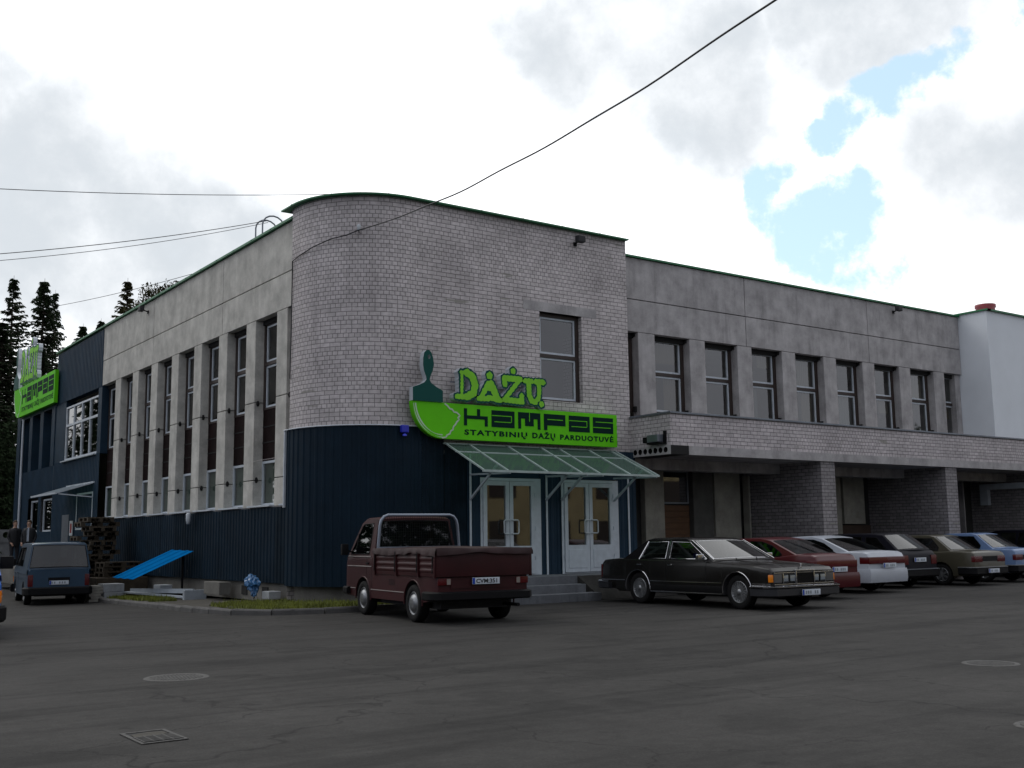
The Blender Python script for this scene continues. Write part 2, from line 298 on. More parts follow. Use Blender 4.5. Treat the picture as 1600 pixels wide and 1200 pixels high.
    def mirror_y(s):
        n=len(s.v); nf=len(s.f); s.v += [(x,-y,z) for x,y,z in s.v]
        for i in range(nf): s.f.append([j+n for j in reversed(s.f[i])]); s.mi.append(s.mi[i]); s.sm.append(s.sm[i])
    def mesh(s,name,mats,off=(0,0,0),merge=0.,fix=True):
        me=bpy.data.meshes.new(name); o=Vector(off)
        me.from_pydata([Vector(p)-o for p in s.v],[],s.f)
        mats=mats if isinstance(mats,(list,tuple)) else [mats]
        for m in mats: me.materials.append(m)
        uvl=me.uv_layers.new(name='UVMap') if s.uv else None
        for i,p in enumerate(me.polygons):
            p.material_index=s.mi[i]; p.use_smooth=s.sm[i]
            if uvl and i in s.uv:
                for k,li in enumerate(p.loop_indices): uvl.data[li].uv=s.uv[i][k]
        if merge or fix:
            bm=bmesh.new(); bm.from_mesh(me)
            if merge: bmesh.ops.remove_doubles(bm,verts=bm.verts,dist=merge)
            if fix: bmesh.ops.recalc_face_normals(bm,faces=bm.faces)
            bm.to_mesh(me); bm.free()
        return me
    def build(s,name,mats,parent=None,at=None,merge=0.,fix=True,angle=None,bevel=0):
        off=Vector((0,0,0)); p=parent
        if at is None and parent is not None and parent.get('_w'):
            off=Vector(parent['_w'])
        me=s.mesh(name,mats,off,merge,fix)
        o=bpy.data.objects.new(name,me); C.objects.link(o); o.parent=parent
        if at is not None: o.location=at
        if parent is not None and parent.get('_w') and at is None: o['_w']=list(off)
        if angle: me.set_sharp_from_angle(angle=R(angle))
        if bevel:
            b=o.modifiers.new('b','BEVEL'); b.width=bevel; b.segments=2; b.limit_method='ANGLE'; b.angle_limit=R(40)
        return o
def tag(o,label=None,cat=None,group=None,kind=None):
    if label: o['label']=label
    if cat: o['category']=cat
    if group: o['group']=group
    if kind: o['kind']=kind
    return o
def empty(name,loc,rz=0,world=False):
    e=bpy.data.objects.new(name,None); C.objects.link(e); e.location=loc; e.rotation_euler=(0,0,rz); e.empty_display_size=.2
    if world: e['_w']=list(loc)
    return e
def copy_tree(o,parent=None):
    c=o.copy(); C.objects.link(c); c.parent=parent
    for ch in list(o.children): copy_tree(ch,c)
    return c
def top(o,loc):       # a top-level mesh built in world coordinates gets its origin at its base
    l=Vector(loc); o.data.transform(Matrix.Translation(-l)); o.location=l; return o
def text_mesh(s,name,w=None,h=None,off=0.,ext=.003,sp=1.0):
    cu=bpy.data.curves.new(name,'FONT'); cu.body=s; cu.size=1; cu.offset=off; cu.extrude=ext; cu.resolution_u=3; cu.space_character=sp
    ob=bpy.data.objects.new(name,cu); C.objects.link(ob); dg=bpy.context.evaluated_depsgraph_get(); dg.update()
    me=bpy.data.meshes.new_from_object(ob.evaluated_get(dg)); bpy.data.objects.remove(ob); bpy.data.curves.remove(cu)
    xs=[v.co.x for v in me.vertices]; ys=[v.co.y for v in me.vertices]; x0,x1,y0,y1=min(xs),max(xs),min(ys),max(ys)
    sx=(w/(x1-x0)) if w else None; sy=(h/(y1-y0)) if h else None; sx=sx or sy; sy=sy or sx
    for v in me.vertices: v.co.x=(v.co.x-x0)*sx; v.co.y=(v.co.y-y0)*sy
    me.name=name; return me

# ================================================================ the building
B = empty('shop_building',(10.85,22.2,0),world=True)
tag(B,'two-storey grey brick and concrete shop building with navy clad base and rounded corner','building')
# tower wall path: back along the left side, round the corner, then right along the front
TX,TY,TR_=10.65,21.55,1.95; CXc,CYc=TX+TR_,TY+TR_
def tower_pts(off=0.,y_back=23.75,x_end=19.3,step=.1):
    p=[(TX-off,y_back)]; s=[0]
    n=26
    for i in range(n+1):
        a=PI+ (PI/2)*i/n; p.append((CXc+(TR_+off)*math.cos(a),CYc+(TR_+off)*math.sin(a)))
    p.append((x_end,TY-off)); return p
def arc_len(p):
    s=[0.]
    for a,b in zip(p,p[1:]): s.append(s[-1]+math.hypot(b[0]-a[0],b[1]-a[1]))
    return s
tp=tower_pts(); ts=arc_len(tp)
def sx(x): return ts[-1]-(19.3-x)      # arc length at a given x on the flat front
def at_s(p,s,u,off=0.):
    u=max(0,min(s[-1],u))
    for i in range(len(s)-1):
        if u<=s[i+1]+1e-9:
            t=(u-s[i])/max(1e-9,s[i+1]-s[i]); a,b=p[i],p[i+1]
            dx,dy=(b[0]-a[0]),(b[1]-a[1]); l=math.hypot(dx,dy)
            return (a[0]+dx*t+dy/l*off, a[1]+dy*t-dx/l*off)
m=MB()
WX0,WX1,WZ0,WZ1=16.36,17.72,4.83,7.08
us=ts[:-1]+[sx(WX0),sx(WX1),ts[-1]]; zs=[3.4,WZ0,WZ1,9.32]
for i in range(len(us)-1):
    for j in range(3):
        if abs(us[i]-sx(WX0))<1e-6 and j==1: continue
        a=at_s(tp,ts,us[i]); b=at_s(tp,ts,us[i+1])
        m.quad((*a,zs[j]),(*b,zs[j]),(*b,zs[j+1]),(*a,zs[j+1]),0,[(us[i],zs[j]),(us[i+1],zs[j]),(us[i+1],zs[j+1]),(us[i],zs[j+1])])
# window reveals and the two side returns
for x in (WX0,WX1): m.quad((x,TY,WZ0),(x,TY+.3,WZ0),(x,TY+.3,WZ1),(x,TY,WZ1),0,[(0,WZ0),(.3,WZ0),(.3,WZ1),(0,WZ1)])
m.quad((WX0,TY,WZ1),(WX1,TY,WZ1),(WX1,TY+.3,WZ1),(WX0,TY+.3,WZ1),1); m.quad((WX0,TY,WZ0),(WX1,TY,WZ0),(WX1,TY+.3,WZ0),(WX0,TY+.3,WZ0),1)
m.quad((19.3,TY,3.4),(19.3,24.5,3.4),(19.3,24.5,9.32),(19.3,TY,9.32),0,[(0,3.4),(2.95,3.4),(2.95,9.32),(0,9.32)])
m.quad((TX,23.75,3.4),(TX,26.5,3.4),(TX,26.5,3.41),(TX,23.75,3.41),0)
m.quad((TX,23.75,.0),(12.5,23.75,.0),(12.5,23.75,9.32),(TX,23.75,9.32),0,[(0,0),(1.85,0),(1.85,9.32),(0,9.32)])
m.quad((12.5,23.75,9.1),(12.5,26,9.1),(12.5,26,9.32),(12.5,23.75,9.32),0,[(0,0),(1.85,0),(1.85,.2),(0,.2)])
m.build('brick_wall',[BRICKT,BROWN],B,fix=False)
# backing for the tower's ground floor behind the cladding, and the entrance recess
m=MB(); m.sheet([(19.3,.0),(19.3,3.4),(13.4,3.4),(13.4,0)],lambda u,v:(u,TY+.25,v)); 
m.build('inner_wall',[DARK],B)
m=MB(); m.box(WX0-.5,WX1+.5,TY-.008,TY+.2,WZ1,WZ1+.24); 
lt=m.build('lintel',[CONC],B)
# tower coping and roof
def coping(name,pts,z,over,th,mt,parent,inner=.35):
    m=MB(); ps=pts; n=len(ps)
    O=[];I=[]
    for i,p in enumerate(ps):
        a=ps[max(i-1,0)];b=ps[min(i+1,n-1)]; dx,dy=b[0]-a[0],b[1]-a[1]; l=math.hypot(dx,dy); nx,ny=dy/l,-dx/l
        O.append((p[0]+nx*over,p[1]+ny*over)); I.append((p[0]-nx*inner,p[1]-ny*inner))
    for i in range(n-1):
        a,b,c,d=O[i],O[i+1],I[i+1],I[i]
        m.quad((*a,z+th),(*b,z+th),(*c,z+th+.03),(*d,z+th+.03)); m.quad((*a,z),(*b,z),(*b,z+th),(*a,z+th)); m.quad((*a,z),(*d,z),(*c,z),(*b,z))
    for k in (0,n-1): a,d=O[k],I[k]; m.quad((*a,z),(*d,z),(*d,z+th+.03),(*a,z+th))
    # standing seams of the folded sheet
    s=arc_len(ps); L=s[-1]; k=.6
    while k<L:
        a=at_s(ps,s,k,over+.012); b=at_s(ps,s,k,-.1); m.bar((*a,z+th*.6),(*b,z+th+.045),.02,.03); k+=1.25
    return m.build(name,[mt],parent)
coping('coping',tower_pts(0,24.1,19.3),9.32,.15,.035,GREENM,B)
m=MB(); m.sheet([(p[0]+.03,p[1]+.03) for p in tower_pts(0,24.0,19.27)]+[(19.27,24.0)],lambda u,v:(u,v,9.3)); m.build('roof',[mat('roof_felt',(.05,.05,.05),.9)],B)

# ---- windows -------------------------------------------------------------
RW=random.Random(21); CURT=[mat('cream_curtain',(.30,.27,.22),.95),mat('grey_net_curtain',(.22,.23,.24),.95),mat('buff_blind',(.26,.21,.15),.95)]
def frame_mb(w,h,t=.06,d=.06,mi=0):     # a rectangular frame in the x-z plane, front face at y=0
    m=MB(); m.prism([(0,0),(w,0),(w,h),(0,h)],lambda u,v:(u,0,v),lambda u,v:(u,d,v),mi,[[(t,t),(w-t,t),(w-t,h-t),(t,h-t)]]); return m
def sash_window(w,z0,zm,z1,parent,at,side=.13,rot=None,trans=.09,curt=False):
    """dark outer frame with two white sashes, one over the other"""
    h=z1-z0; m=MB(); a=side; c=zm-z0
    m.prism([(0,0),(w,0),(w,h),(0,h)],lambda u,v:(u,0,v),lambda u,v:(u,.12,v),0,[[(a,.05),(w-a,.05),(w-a,c-trans/2),(a,c-trans/2)],[(a,c+trans/2),(w-a,c+trans/2),(w-a,h-.09),(a,h-.09)]])
    me=m.mesh('window',[BROWN]); o=bpy.data.objects.new('window',me); C.objects.link(o); o.parent=parent; o.location=at
    if rot: o.rotation_euler.z=rot
    for (q0,q1) in ((.05,c-trans/2),(c+trans/2,h-.09)):
        s=MB(); x0,x1=a+.006,w-a-.006; z0_,z1_=q0+.006,q1-.006; t=.05
        s.prism([(x0,z0_),(x1,z0_),(x1,z1_),(x0,z1_)],lambda u,v:(u,.03,v),lambda u,v:(u,.085,v),0,[[(x0+t,z0_+t),(x1-t,z0_+t),(x1-t,z1_-t),(x0+t,z1_-t)]])
        sm=s.mesh('sash',[WHITE]); so_=bpy.data.objects.new('sash',sm); C.objects.link(so_); so_.parent=o
        g=MB(); g.quad((x0+t,.06,z0_+t),(x1-t,.06,z0_+t),(x1-t,.06,z1_-t),(x0+t,.06,z1_-t))
        gm=g.mesh('pane',[GLASS]); go=bpy.data.objects.new('pane',gm); C.objects.link(go); go.parent=o
    if curt:
        for (q0,q1) in ((.05,c-trans/2),(c+trans/2,h-.09)):
            if RW.random()<.45: continue
            f0=RW.choice((0,0,.35,.5)); f1=1 if f0 else RW.choice((1,.6,.45)); zz0=q0+.06+ (q1-q0-.12)*RW.choice((0,0,.3,.55))
            cm=MB(); xa_,xb_=a+.06+(w-2*a-.12)*f0,a+.06+(w-2*a-.12)*f1; n_=14
            for i_ in range(n_):
                x_=xa_+(xb_-xa_)*i_/n_; x2=xa_+(xb_-xa_)*(i_+1)/n_; y_=.16+.015*(i_%2); y2=.16+.015*((i_+1)%2); cm.quad((x_,y_,zz0),(x2,y2,zz0),(x2,y2,q1-.03),(x_,y_,q1-.03))
            co=bpy.data.objects.new('curtain',cm.mesh('curtain',[RW.choice(CURT)])); C.objects.link(co); co.parent=o
    return o
def rel(x,y,z): return (x-10.85,y-22.2,z)
sash_window(WX1-WX0,WZ0,5.99,WZ1,B,rel(WX0,TY+.14,WZ0),side=.10)
# dim room behind the windows: floor, ceiling, back walls and curtains give the panes depth
m=MB()
m.box(11.9,19.2,24.2,24.3,4.6,7.2); m.box(19.35,35.7,26.0,26.1,3.9,7.2)
m.box(11.4,35.6,23.0,26.1,7.12,7.2); m.box(11.4,35.6,23.0,26.1,4.3,4.4); m.box(13.0,13.1,26.2,54,.5,7.2); m.box(11.4,13.0,24.2,54,7.12,7.2); m.box(11.4,13,24.2,54,1.95,2.0)
m.build('inner_room_wall',[mat('room_wall',(.22,.20,.17),.9,var=.2,vscale=1)],B)

# ---- right wing ------------------------------------------------------------
PC=[20.57+1.975*k for k in range(8)]
RY=22.2
def panel_y(x0,x1,z0,z1,y=RY,t=.25):
    m=MB(); m.bbox(x0+.012,x1-.012,y,y+t,z0+.012,z1-.012,.012); return m
def panel_x(y0,y1,z0,z1,x=10.85,t=.25):
    m=MB(); m.bbox(x,x+t,y0+.012,y1-.012,z0+.012,z1-.012,.012); return m
xs=[19.32,24.62,30.52,35.8]
for a,b in zip(xs,xs[1:]):
    panel_y(a,b,7.95,9.14).build('wall_panel',[CONC],B); panel_y(a,b,7.03,7.95).build('wall_panel',[CONC],B)
m=MB(); m.box(19.3,35.8,RY+.2,RY+.26,6.9,9.1); m.build('joint_backing',[DARK],B)
for k,x in enumerate(PC):
    m=MB(); m.bbox(x-.31,x+.31,RY,RY+.27,4.72,7.03,.015); m.bbox(x-.31,x+.31,RY,RY+.27,4.3,4.705,.015)
    m.cbox(x-.34,RY+.17,4.9,.07,.09,.16,1); m.cbox(x-.34,RY+.15,6.97,.06,.08,.08,1)
    m.build('pillar',[CONC,DARK],B)
w=1.975-.62
for k in range(-1,8):
    x0=PC[k]+.31 if k>=0 else 19.33
    ww=(PC[k+1]-.31-x0) if k<7 else 35.75-x0
    if k==7: ww=min(ww,1.1)
    sash_window(ww,4.85,5.97,7.03,B,rel(x0,RY+.26,4.85),side=.12 if ww>.8 else .06,curt=True)
m=MB(); m.box(35.5,35.8,RY+.1,RY+.5,4.4,7.03); m.build('end_pier',[CONC],B)
coping('coping',[(19.3,RY),(35.8,RY)],9.14,.07,.05,GREENM,B)
m=MB(); m.sheet([(10.95,24),(35.8,22.4),(35.8,40),(10.95,47)],lambda u,v:(u,v,9.1)); m.build('roof',[MATS['roof_felt']],B)

# ---- balcony -----------------------------------------------------------------
BX0,BX1,BY=19.3,43.0,20.05
m=MB()
def wallq(m,p,q,z0,z1,u0=0.,mi=0):
    L=math.hypot(q[0]-p[0],q[1]-p[1]); m.quad((*p,z0),(*q,z0),(*q,z1),(*p,z1),mi,[(u0,z0),(u0+L,z0),(u0+L,z1),(u0,z1)])
wallq(m,(BX0,TY-.002),(BX0,BY),3.71,4.52); wallq(m,(BX0,BY),(BX1,BY),3.71,4.52,1.5)
wallq(m,(BX0+.25,BY+.25),(BX1,BY+.25),3.71,4.52); wallq(m,(BX0+.25,BY+.25),(BX0+.25,RY),3.71,4.52)
m.quad((BX0,BY,4.52),(BX1,BY,4.52),(BX1,BY+.25,4.52),(BX0,BY+.25,4.52)); m.quad((BX0,BY,3.71),(BX1,BY,3.71),(BX1,BY+.25,3.71),(BX0,BY+.25,3.71))
m.build('balcony_parapet',[BRICK],B,fix=False)
coping('parapet_coping',[(BX0,TY-.01),(BX0,BY),(BX0+.001,BY),(BX1,BY)],4.52,.04,.035,GREYM,B,inner=.3) if False else None
m=MB(); m.box(BX0-.04,BX0+.3,BY-.05,TY-.01,4.522,4.565); m.box(BX0+.3,BX1,BY-.05,BY+.3,4.52,4.562); m.build('parapet_coping',[GREYM],B)
# hollow-core slab: round cores show at its left end
m=MB()
def circ(cx,cz,r,n=14): return [(cx+r*math.cos(2*PI*k/n),cz+r*math.sin(2*PI*k/n)) for k in range(n)]
hs=[circ(BY+.16+.19*k,3.60,.073) for k in range(7)]
m.prism([(BY-.03,3.48),(TY+.6,3.48),(TY+.6,3.71),(BY-.03,3.71)],lambda u,v:(BX0-.03,u,v),lambda u,v:(BX0+.6,u,v),0,hs,1)
m.build('slab_end',[CONC,DARK],B); m=MB(); m.box(BX0+.602,BX1,BY-.03,23.1,3.48,3.708)
m.build('balcony_slab',[CONC,DARK],B)
m=MB(); m.box(BX0-.03,BX1,BY+1.5,BY+1.9,3.2,3.478); m.build('beam',[CONC],B)
# brick piers running back to the shop wall
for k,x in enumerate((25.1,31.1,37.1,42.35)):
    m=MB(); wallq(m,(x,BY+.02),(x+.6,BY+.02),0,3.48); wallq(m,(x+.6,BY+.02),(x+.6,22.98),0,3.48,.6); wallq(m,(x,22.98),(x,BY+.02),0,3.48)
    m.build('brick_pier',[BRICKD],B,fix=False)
# ground floor wall under the balcony
BAYC=concrete_mat('dingy_panel',(.36,.35,.30),(.22,.21,.18)); BAYD=concrete_mat('dark_dingy_panel',(.11,.11,.10),(.07,.07,.065))  # darker copies of the wall concrete, with the bay shade put into the colour
GY=22.98
m=MB(); m.box(19.4,43,GY,GY+.2,0,3.48); m.build('ground_floor_wall',[mat('shaded_render',(.035,.035,.033),.9,var=.3,vscale=1.5)],B)  # wall colour carries the painted shade of the covered bays
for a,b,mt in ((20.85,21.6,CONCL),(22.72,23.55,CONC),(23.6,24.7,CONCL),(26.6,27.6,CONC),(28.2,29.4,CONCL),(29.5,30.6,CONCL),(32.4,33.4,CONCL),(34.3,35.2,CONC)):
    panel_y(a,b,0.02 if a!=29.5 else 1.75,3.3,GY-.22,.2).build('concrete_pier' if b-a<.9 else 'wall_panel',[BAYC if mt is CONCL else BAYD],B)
m=frame_mb(1.04,.95,.05,.06); m2=m.build('window',[GREYM],B,at=rel(21.63,GY-.1,2.35)); g=MB(); g.quad((.05,.03,.05),(.99,.03,.05),(.99,.03,.9),(.05,.03,.9)); g.build('pane',[GLASS],m2,at=(0,0,0))
m=MB(); 
for k in range(12): m.box(21.63,22.67,GY-.09-.006*(k%2),GY-.01,.3+k*.168,.3+(k+1)*.168-.008)
m.build('wood_panel',[WOODD],B)
m=MB(); m.box(29.5,31.0,GY-.1,GY,.6,1.72); m.build('wood_panel',[mat('dull_brown_board',(.07,.045,.032),.7,var=.3)],B)
m=MB(); m.box(36.9,37.08,20.5,22.2,2.95,3.15); m.box(36.9,37.08,22.2,22.5,2.4,3.15); m.build('white_lintel',[WHITE],B)
m=MB(); m.bbox(24.92,24.99,GY-.35,GY-.1,.3,3.2,.01); m.build('door_post',[BAYC],B)
dm=MB(); dm.box(24.98,25.1,GY-.1,GY-.02,.1,3.0); dm.build('door_jamb',[DARK],B)

# ---- left wing -------------------------------------------------------------------
LX=10.85
PY=[24.72+1.958*k for k in range(8)]
ys=[23.62,28.73,34.73,40.4]
for a,b in zip(ys,ys[1:]):
    panel_x(a,b,7.96,9.2).build('wall_panel',[CONCL],B); panel_x(a,b,7.06,7.96).build('wall_panel',[CONCL],B)
m=MB(); m.box(LX+.2,LX+.26,23.6,40.4,6.95,9.15); m.build('joint_backing',[DARK],B)
for k,y in enumerate(PY):
    m=MB(); m.bbox(LX,LX+.28,y-.31,y+.31,2.28,2.95,.015); m.bbox(LX,LX+.28,y-.31,y+.31,2.97,4.93,.015); m.bbox(LX,LX+.28,y-.31,y+.31,4.95,7.06,.015)
    for z in (2.96,4.94): zz=z+random.uniform(-.03,.03); m.lathe([(0,-.07),(.03,-.06),(.045,.0),(.03,.06),(0,.08)],(LX+.09,y-.325,zz),'z',7,1)
    m.build('pillar',[CONCL,DARK],B)
def side_window(y0,y1,z0,zm,z1,x):
    """a window in the left wall: local x runs towards -Y"""
    return sash_window(y1-y0,z0,zm,z1,B,rel(x,y1,z0),side=.10,rot=-PI/2)
def single_window(w,h,parent,at,rot=0,t=.06,mt=None):
    m=frame_mb(w,h,t,.07); o=m.build('window',[mt or WHITE],parent,at=at); o.rotation_euler.z=rot
    g=MB(); g.quad((t,.035,t),(w-t,.035,t),(w-t,.035,h-t),(t,.035,h-t)); g.build('pane',[GLASS],o,at=(0,0,0)); return o
edges=[(PY[k]+.31,PY[k+1]-.31) for k in range(7)]+[(PY[7]+.31,40.35)]
edges=[(23.77,PY[0]-.31)]+edges
for i,(a,b) in enumerate(edges):
    side_window(a,b,4.75,5.93,7.02,LX+.24)
    m=MB(); m.box(LX+.25,LX+.31,a,b,3.45,4.75); 
    for q in (3.9,4.3): m.box(LX+.24,LX+.25,a,b,q,q+.03,1)
    m.build('spandrel',[RUST,DARK],B)
    if i:
        w_=single_window(b-a,1.12,B,rel(LX+.24,b,2.32),-PI/2)
        bl=MB(); bl.quad((.06,.09,.06),(b-a-.06,.09,.06),(b-a-.06,.09,1.06),(.06,.09,1.06)); bl.build('blind',[mat('pale_green_blind',(.32,.40,.36),.9,var=.2,vscale=2)],w_,at=(0,0,0))
    m=MB(); m.box(LX-.14,LX+.42,a-.02,b+.02,2.27,2.31); m.build('sill',[WHITE],B)
coping('coping',[(LX,47.2),(LX,23.7)],9.2,.08,.06,GREENM,B)
m=MB(); m.box(LX-.05,LX+.3,23.7,40.4,2.0,2.26); m.build('concrete_base',[CONC],B)

# ---- navy cladding with trapezoid ribs ----------------------------------------------
def rib(s):
    f=(s%.2)/.2
    return 0. if f<.5 else (.02*min(1,(f-.5)/.1) if f<.85 else .02*max(0,(1-f)/.15))
def ribs(L):
    out=[]; k=0
    while k*.2<L:
        out += [k*.2+f*.2 for f in (0,.5,.6,.85)]; k+=1
    return [s for s in out if s<L]+[L]
def clad(m,pts,z0,zt,off=.07,s0=0.,s1=None,mi=0,vary=False):
    s=arc_len(pts); L=s[-1]; off0=off
    for a,b in zip(ribs(L),ribs(L)[1:]):
        if a<s0 or (s1 and b>s1+.001): continue
        if vary: k_=int((a+1e-6)/1.2); mi=(0,1,2,0,2,1,0,0,1,2)[(k_*7+3)%10]; off=off0+.004*(k_%2)
        p=at_s(pts,s,a,off+rib(a+1e-6)); q=at_s(pts,s,b,off+rib(b-1e-6))
        m.quad((*p,z0),(*q,z0),(*q,zt(b) if callable(zt) else zt),(*p,zt(a) if callable(zt) else zt),mi)
m=MB(); clad(m,tower_pts(0,23.75,14.1),.42,3.98,s1=sx(13.48),vary=True); clad(m,tower_pts(0,23.75,14.1),.42,3.64,s0=sx(13.48)-.001,vary=True)
m.build('tower_cladding',[NAVY,NAVY2,NAVY3],B,fix=False)
m=MB(); clad(m,[(LX,40.4),(LX,23.68)],.45,2.25,off=.06,vary=True); m.build('side_cladding',[NAVY,NAVY2,NAVY3],B,fix=False)
# white flashings along the cladding edges
m=MB(); pp=tower_pts(.115,23.8,13.5); m.tube([(*p,3.985) for p in pp],.016,6); m.bar((TX-.1,23.76,3.98),(TX-.1,23.76,2.2),.05,.05)
m.build('flashing',[WHITE],B)
# plinth
m=MB()
pl=[(LX+.02,40.4),(LX+.02,23.8)]+[(p[0]+.12,p[1]+.12) for p in tower_pts(0,23.75,14.0)][1:]
s=arc_len(pl)
for i in range(len(pl)-1): wallq(m,pl[i],pl[i+1],0,.5,s[i],0)
m.build('plinth',[PLINTH],B,fix=False)
m=MB()
for y in (25.3,26.6): m.box(LX-.004,LX+.1,y,y+.35,.12,.34)
m.build('plinth_vent',[DARK],B)

# ---- entrance ----------------------------------------------------------------------
EY=21.45
m=MB()
for a,b in ((14.1,14.44),(16.21,16.86),(18.70,19.34)):
    clad(m,[(a,EY),(b,EY)],.45,3.62,off=0)
m.box(14.44,16.21,EY+.02,EY+.1,2.88,3.62); m.box(16.86,18.7,EY+.02,EY+.1,2.88,3.62)
m.quad((19.34,EY,.4),(19.34,23,.4),(19.34,23,3.6),(19.34,EY,3.6)); m.quad((14.1,EY,.4),(14.1,TY,.4),(14.1,TY,3.6),(14.1,EY,3.6))
m.build('entrance_cladding',[NAVYL],B,fix=False)
m=MB()
for x in (14.13,16.36,19.02,16.84): m.box(x,x+.05,EY-.045,EY-.03,.46,2.95 if x!=14.13 else 3.4)
m.build('flashing',[WHITE],B)
def door_set(x0,x1):
    w=x1-x0; z0=.56; h=2.3
    D=MB(); D.prism([(0,0),(w,0),(w,h),(0,h)],lambda u,v:(u,0,v),lambda u,v:(u,.11,v),0,[[(.06,.0+.02),(w-.2,.02),(w-.2,h-.07),(.06,h-.07)]])
    d=D.build('door_frame',[WHITE],B,at=rel(x0,EY-.03,z0))
    iw=(w-.26)/2
    for k in range(2):
        a=.06+k*iw+.008; b=.06+(k+1)*iw-.008; L=MB(); za,zb=.03,h-.08
        L.prism([(a,za),(b,za),(b,zb),(a,zb)],lambda u,v:(u,-.03,v),lambda u,v:(u,.045,v),0,[[(a+.1,za+.66),(b-.1,za+.66),(b-.1,zb-.1),(a+.1,zb-.1)]])
        L.bbox(a+.1,b-.1,-.042,-.028,za+.1,za+.55,.006)
        for z in (.4,1.1,1.9): L.cbox(b+.012 if k else a-.004,-.035,z,.03,.03,.1)
        l=L.build('door_leaf',[WHITE],d,at=(0,0,0))
        g=MB(); g.quad((a+.1,.01,za+.66),(b-.1,.01,za+.66),(b-.1,.01,zb-.1),(a+.1,.01,zb-.1)); g.build('pane',[GLASS],d,at=(0,0,0))
        hx=b-.05 if k==0 else a+.05; s_=-1 if k==0 else 1
        H=MB(); c=[(hx,-.03,.98),(hx,-.09,.98),(hx+.02*s_,-.1,.98),(hx+.13*s_,-.1,.98),(hx+.155*s_,-.1,1.005),(hx+.155*s_,-.1,1.275),(hx+.13*s_,-.1,1.3),(hx+.02*s_,-.1,1.3),(hx,-.09,1.3),(hx,-.03,1.3)]
        H.tube(c,.016,8); H.build('handle',[SIGNW],d,at=(0,0,0))
    return d
door_set(14.44,16.21); door_set(16.86,18.70)
# lobby seen through the glass
m=MB(); m.box(14.3,18.8,22.6,22.7,.5,3.2,0); m.box(14.3,18.8,21.6,22.7,.45,.55,1); m.box(14.3,14.35,21.6,22.7,.5,3.2,0); m.box(18.75,18.8,21.6,22.7,.5,3.2,0)
for x in (14.9,16.3,17.6): m.box(x,x+.7,22.3,22.55,.55,1.5,2)
m.build('lobby_wall',[mat('ochre_lobby_wall',(.30,.25,.10),.8,var=.35,vscale=1.2),CONC,DARK],B)
# lean-to glass canopy
CA=MB(); xs_=[13.45,14.1,15.2,16.2,16.75,17.7,18.45,18.6]; zt,zb=3.62,2.9; y0,y1=EY-.04,19.8
for x in xs_: CA.bar((x,y0,zt+.012),(x,y1,zb+.012),.032,.035)
CA.bar((13.42,y1,zb),(18.63,y1,zb),.05,.05); CA.bar((13.42,y0,zt),(18.63,y0,zt),.035,.035); CA.bar((13.42,20.9,3.395),(18.63,20.9,3.395),.03,.03)
ca=CA.build('canopy',[mat('canopy_frame_paint',(.36,.44,.42),.5,var=.2)],B)
g=MB(); g.add([(13.45,y0,zt),(18.6,y0,zt),(18.6,y1,zb),(13.45,y1,zb)],[(0,1,2,3)]); 
CANG=bpy.data.materials.new('canopy_glass'); CANG.use_nodes=True; _t=CANG.node_tree; _t.nodes.clear()
_o=_t.nodes.new('ShaderNodeOutputMaterial'); _m1=_t.nodes.new('ShaderNodeMixShader'); _m2=_t.nodes.new('ShaderNodeMixShader'); _tr=_t.nodes.new('ShaderNodeBsdfTransparent'); _df=_t.nodes.new('ShaderNodeBsdfDiffuse'); _gl=_t.nodes.new('ShaderNodeBsdfGlossy')
_tr.inputs[0].default_value=(.42,.60,.50,1); _df.inputs[0].default_value=(.15,.25,.20,1); _gl.inputs['Roughness'].default_value=.12; _m1.inputs[0].default_value=.33; _m2.inputs[0].default_value=.10
_t.links.new(_tr.outputs[0],_m1.inputs[1]); _t.links.new(_df.outputs[0],_m1.inputs[2]); _t.links.new(_m1.outputs[0],_m2.inputs[1]); _t.links.new(_gl.outputs[0],_m2.inputs[2]); _t.links.new(_m2.outputs[0],_o.inputs[0])
g.build('canopy_glass',[CANG],ca)
for x in (14.15,16.36,16.84,19.02-.5+.03):
    b=MB(); b.bar((x,EY-.05,2.35),(x,20.3,3.08),.04,.05); b.bar((x,EY-.05,2.92),(x,y1,2.87),.04,.04); b.build('bracket',[WHITE],ca)

# ---- blue end of the left wing --------------------------------------------------------
m=MB(); clad(m,[(LX,47.1),(LX,40.42)],7.05,9.14,off=.0); clad(m,[(LX,47.1),(LX,40.42)],0.4,4.66,off=.0)
clad(m,[(LX,54.2),(LX,47.1)],3.4,4.6,off=.0); clad(m,[(LX,54.2),(LX,47.1)],0.4,1.95,off=0.)
m.box(LX+.0,LX+.4,40.4,40.85,4.64,7.07); m.box(LX+.01,LX+.4,45.5,47.1,4.64,7.07)
m.box(LX-.02,LX+.35,46.9,54.2,7.0,7.3)
for y in (47.4,49.4,51.4,53.8): m.box(LX-.02,LX+.4,y-.28,y+.28,4.6,7.0)
m.box(LX+.5,LX+.55,47,54.2,0,7.0,1); m.box(LX,30,54.15,54.25,0,7.1,0); m.box(LX+.2,30,46.95,47.1,7.1,9.1,0); m.box(LX+.01,LX+.06,40.42,47.1,0,.42,1)
m.build('blue_cladding',[NAVYL,DARK],B,fix=False)
o=MB(); W=4.65; H=2.12
o.prism([(0,0),(W,0),(W,H),(0,H)],lambda u,v:(u,0,v),lambda u,v:(u,.08,v),0,[[(.07+c*1.145,.07 if r==0 else 1.42),(1.145+c*1.145-.0,.07 if r==0 else 1.42),(1.145+c*1.145,1.33 if r==0 else H-.07),(.07+c*1.145,1.33 if r==0 else H-.07)] for c in range(4) for r in range(2)])
wo=o.build('window',[WHITE],B,at=rel(LX+.02,45.48,4.68)); wo.rotation_euler.z=-PI/2
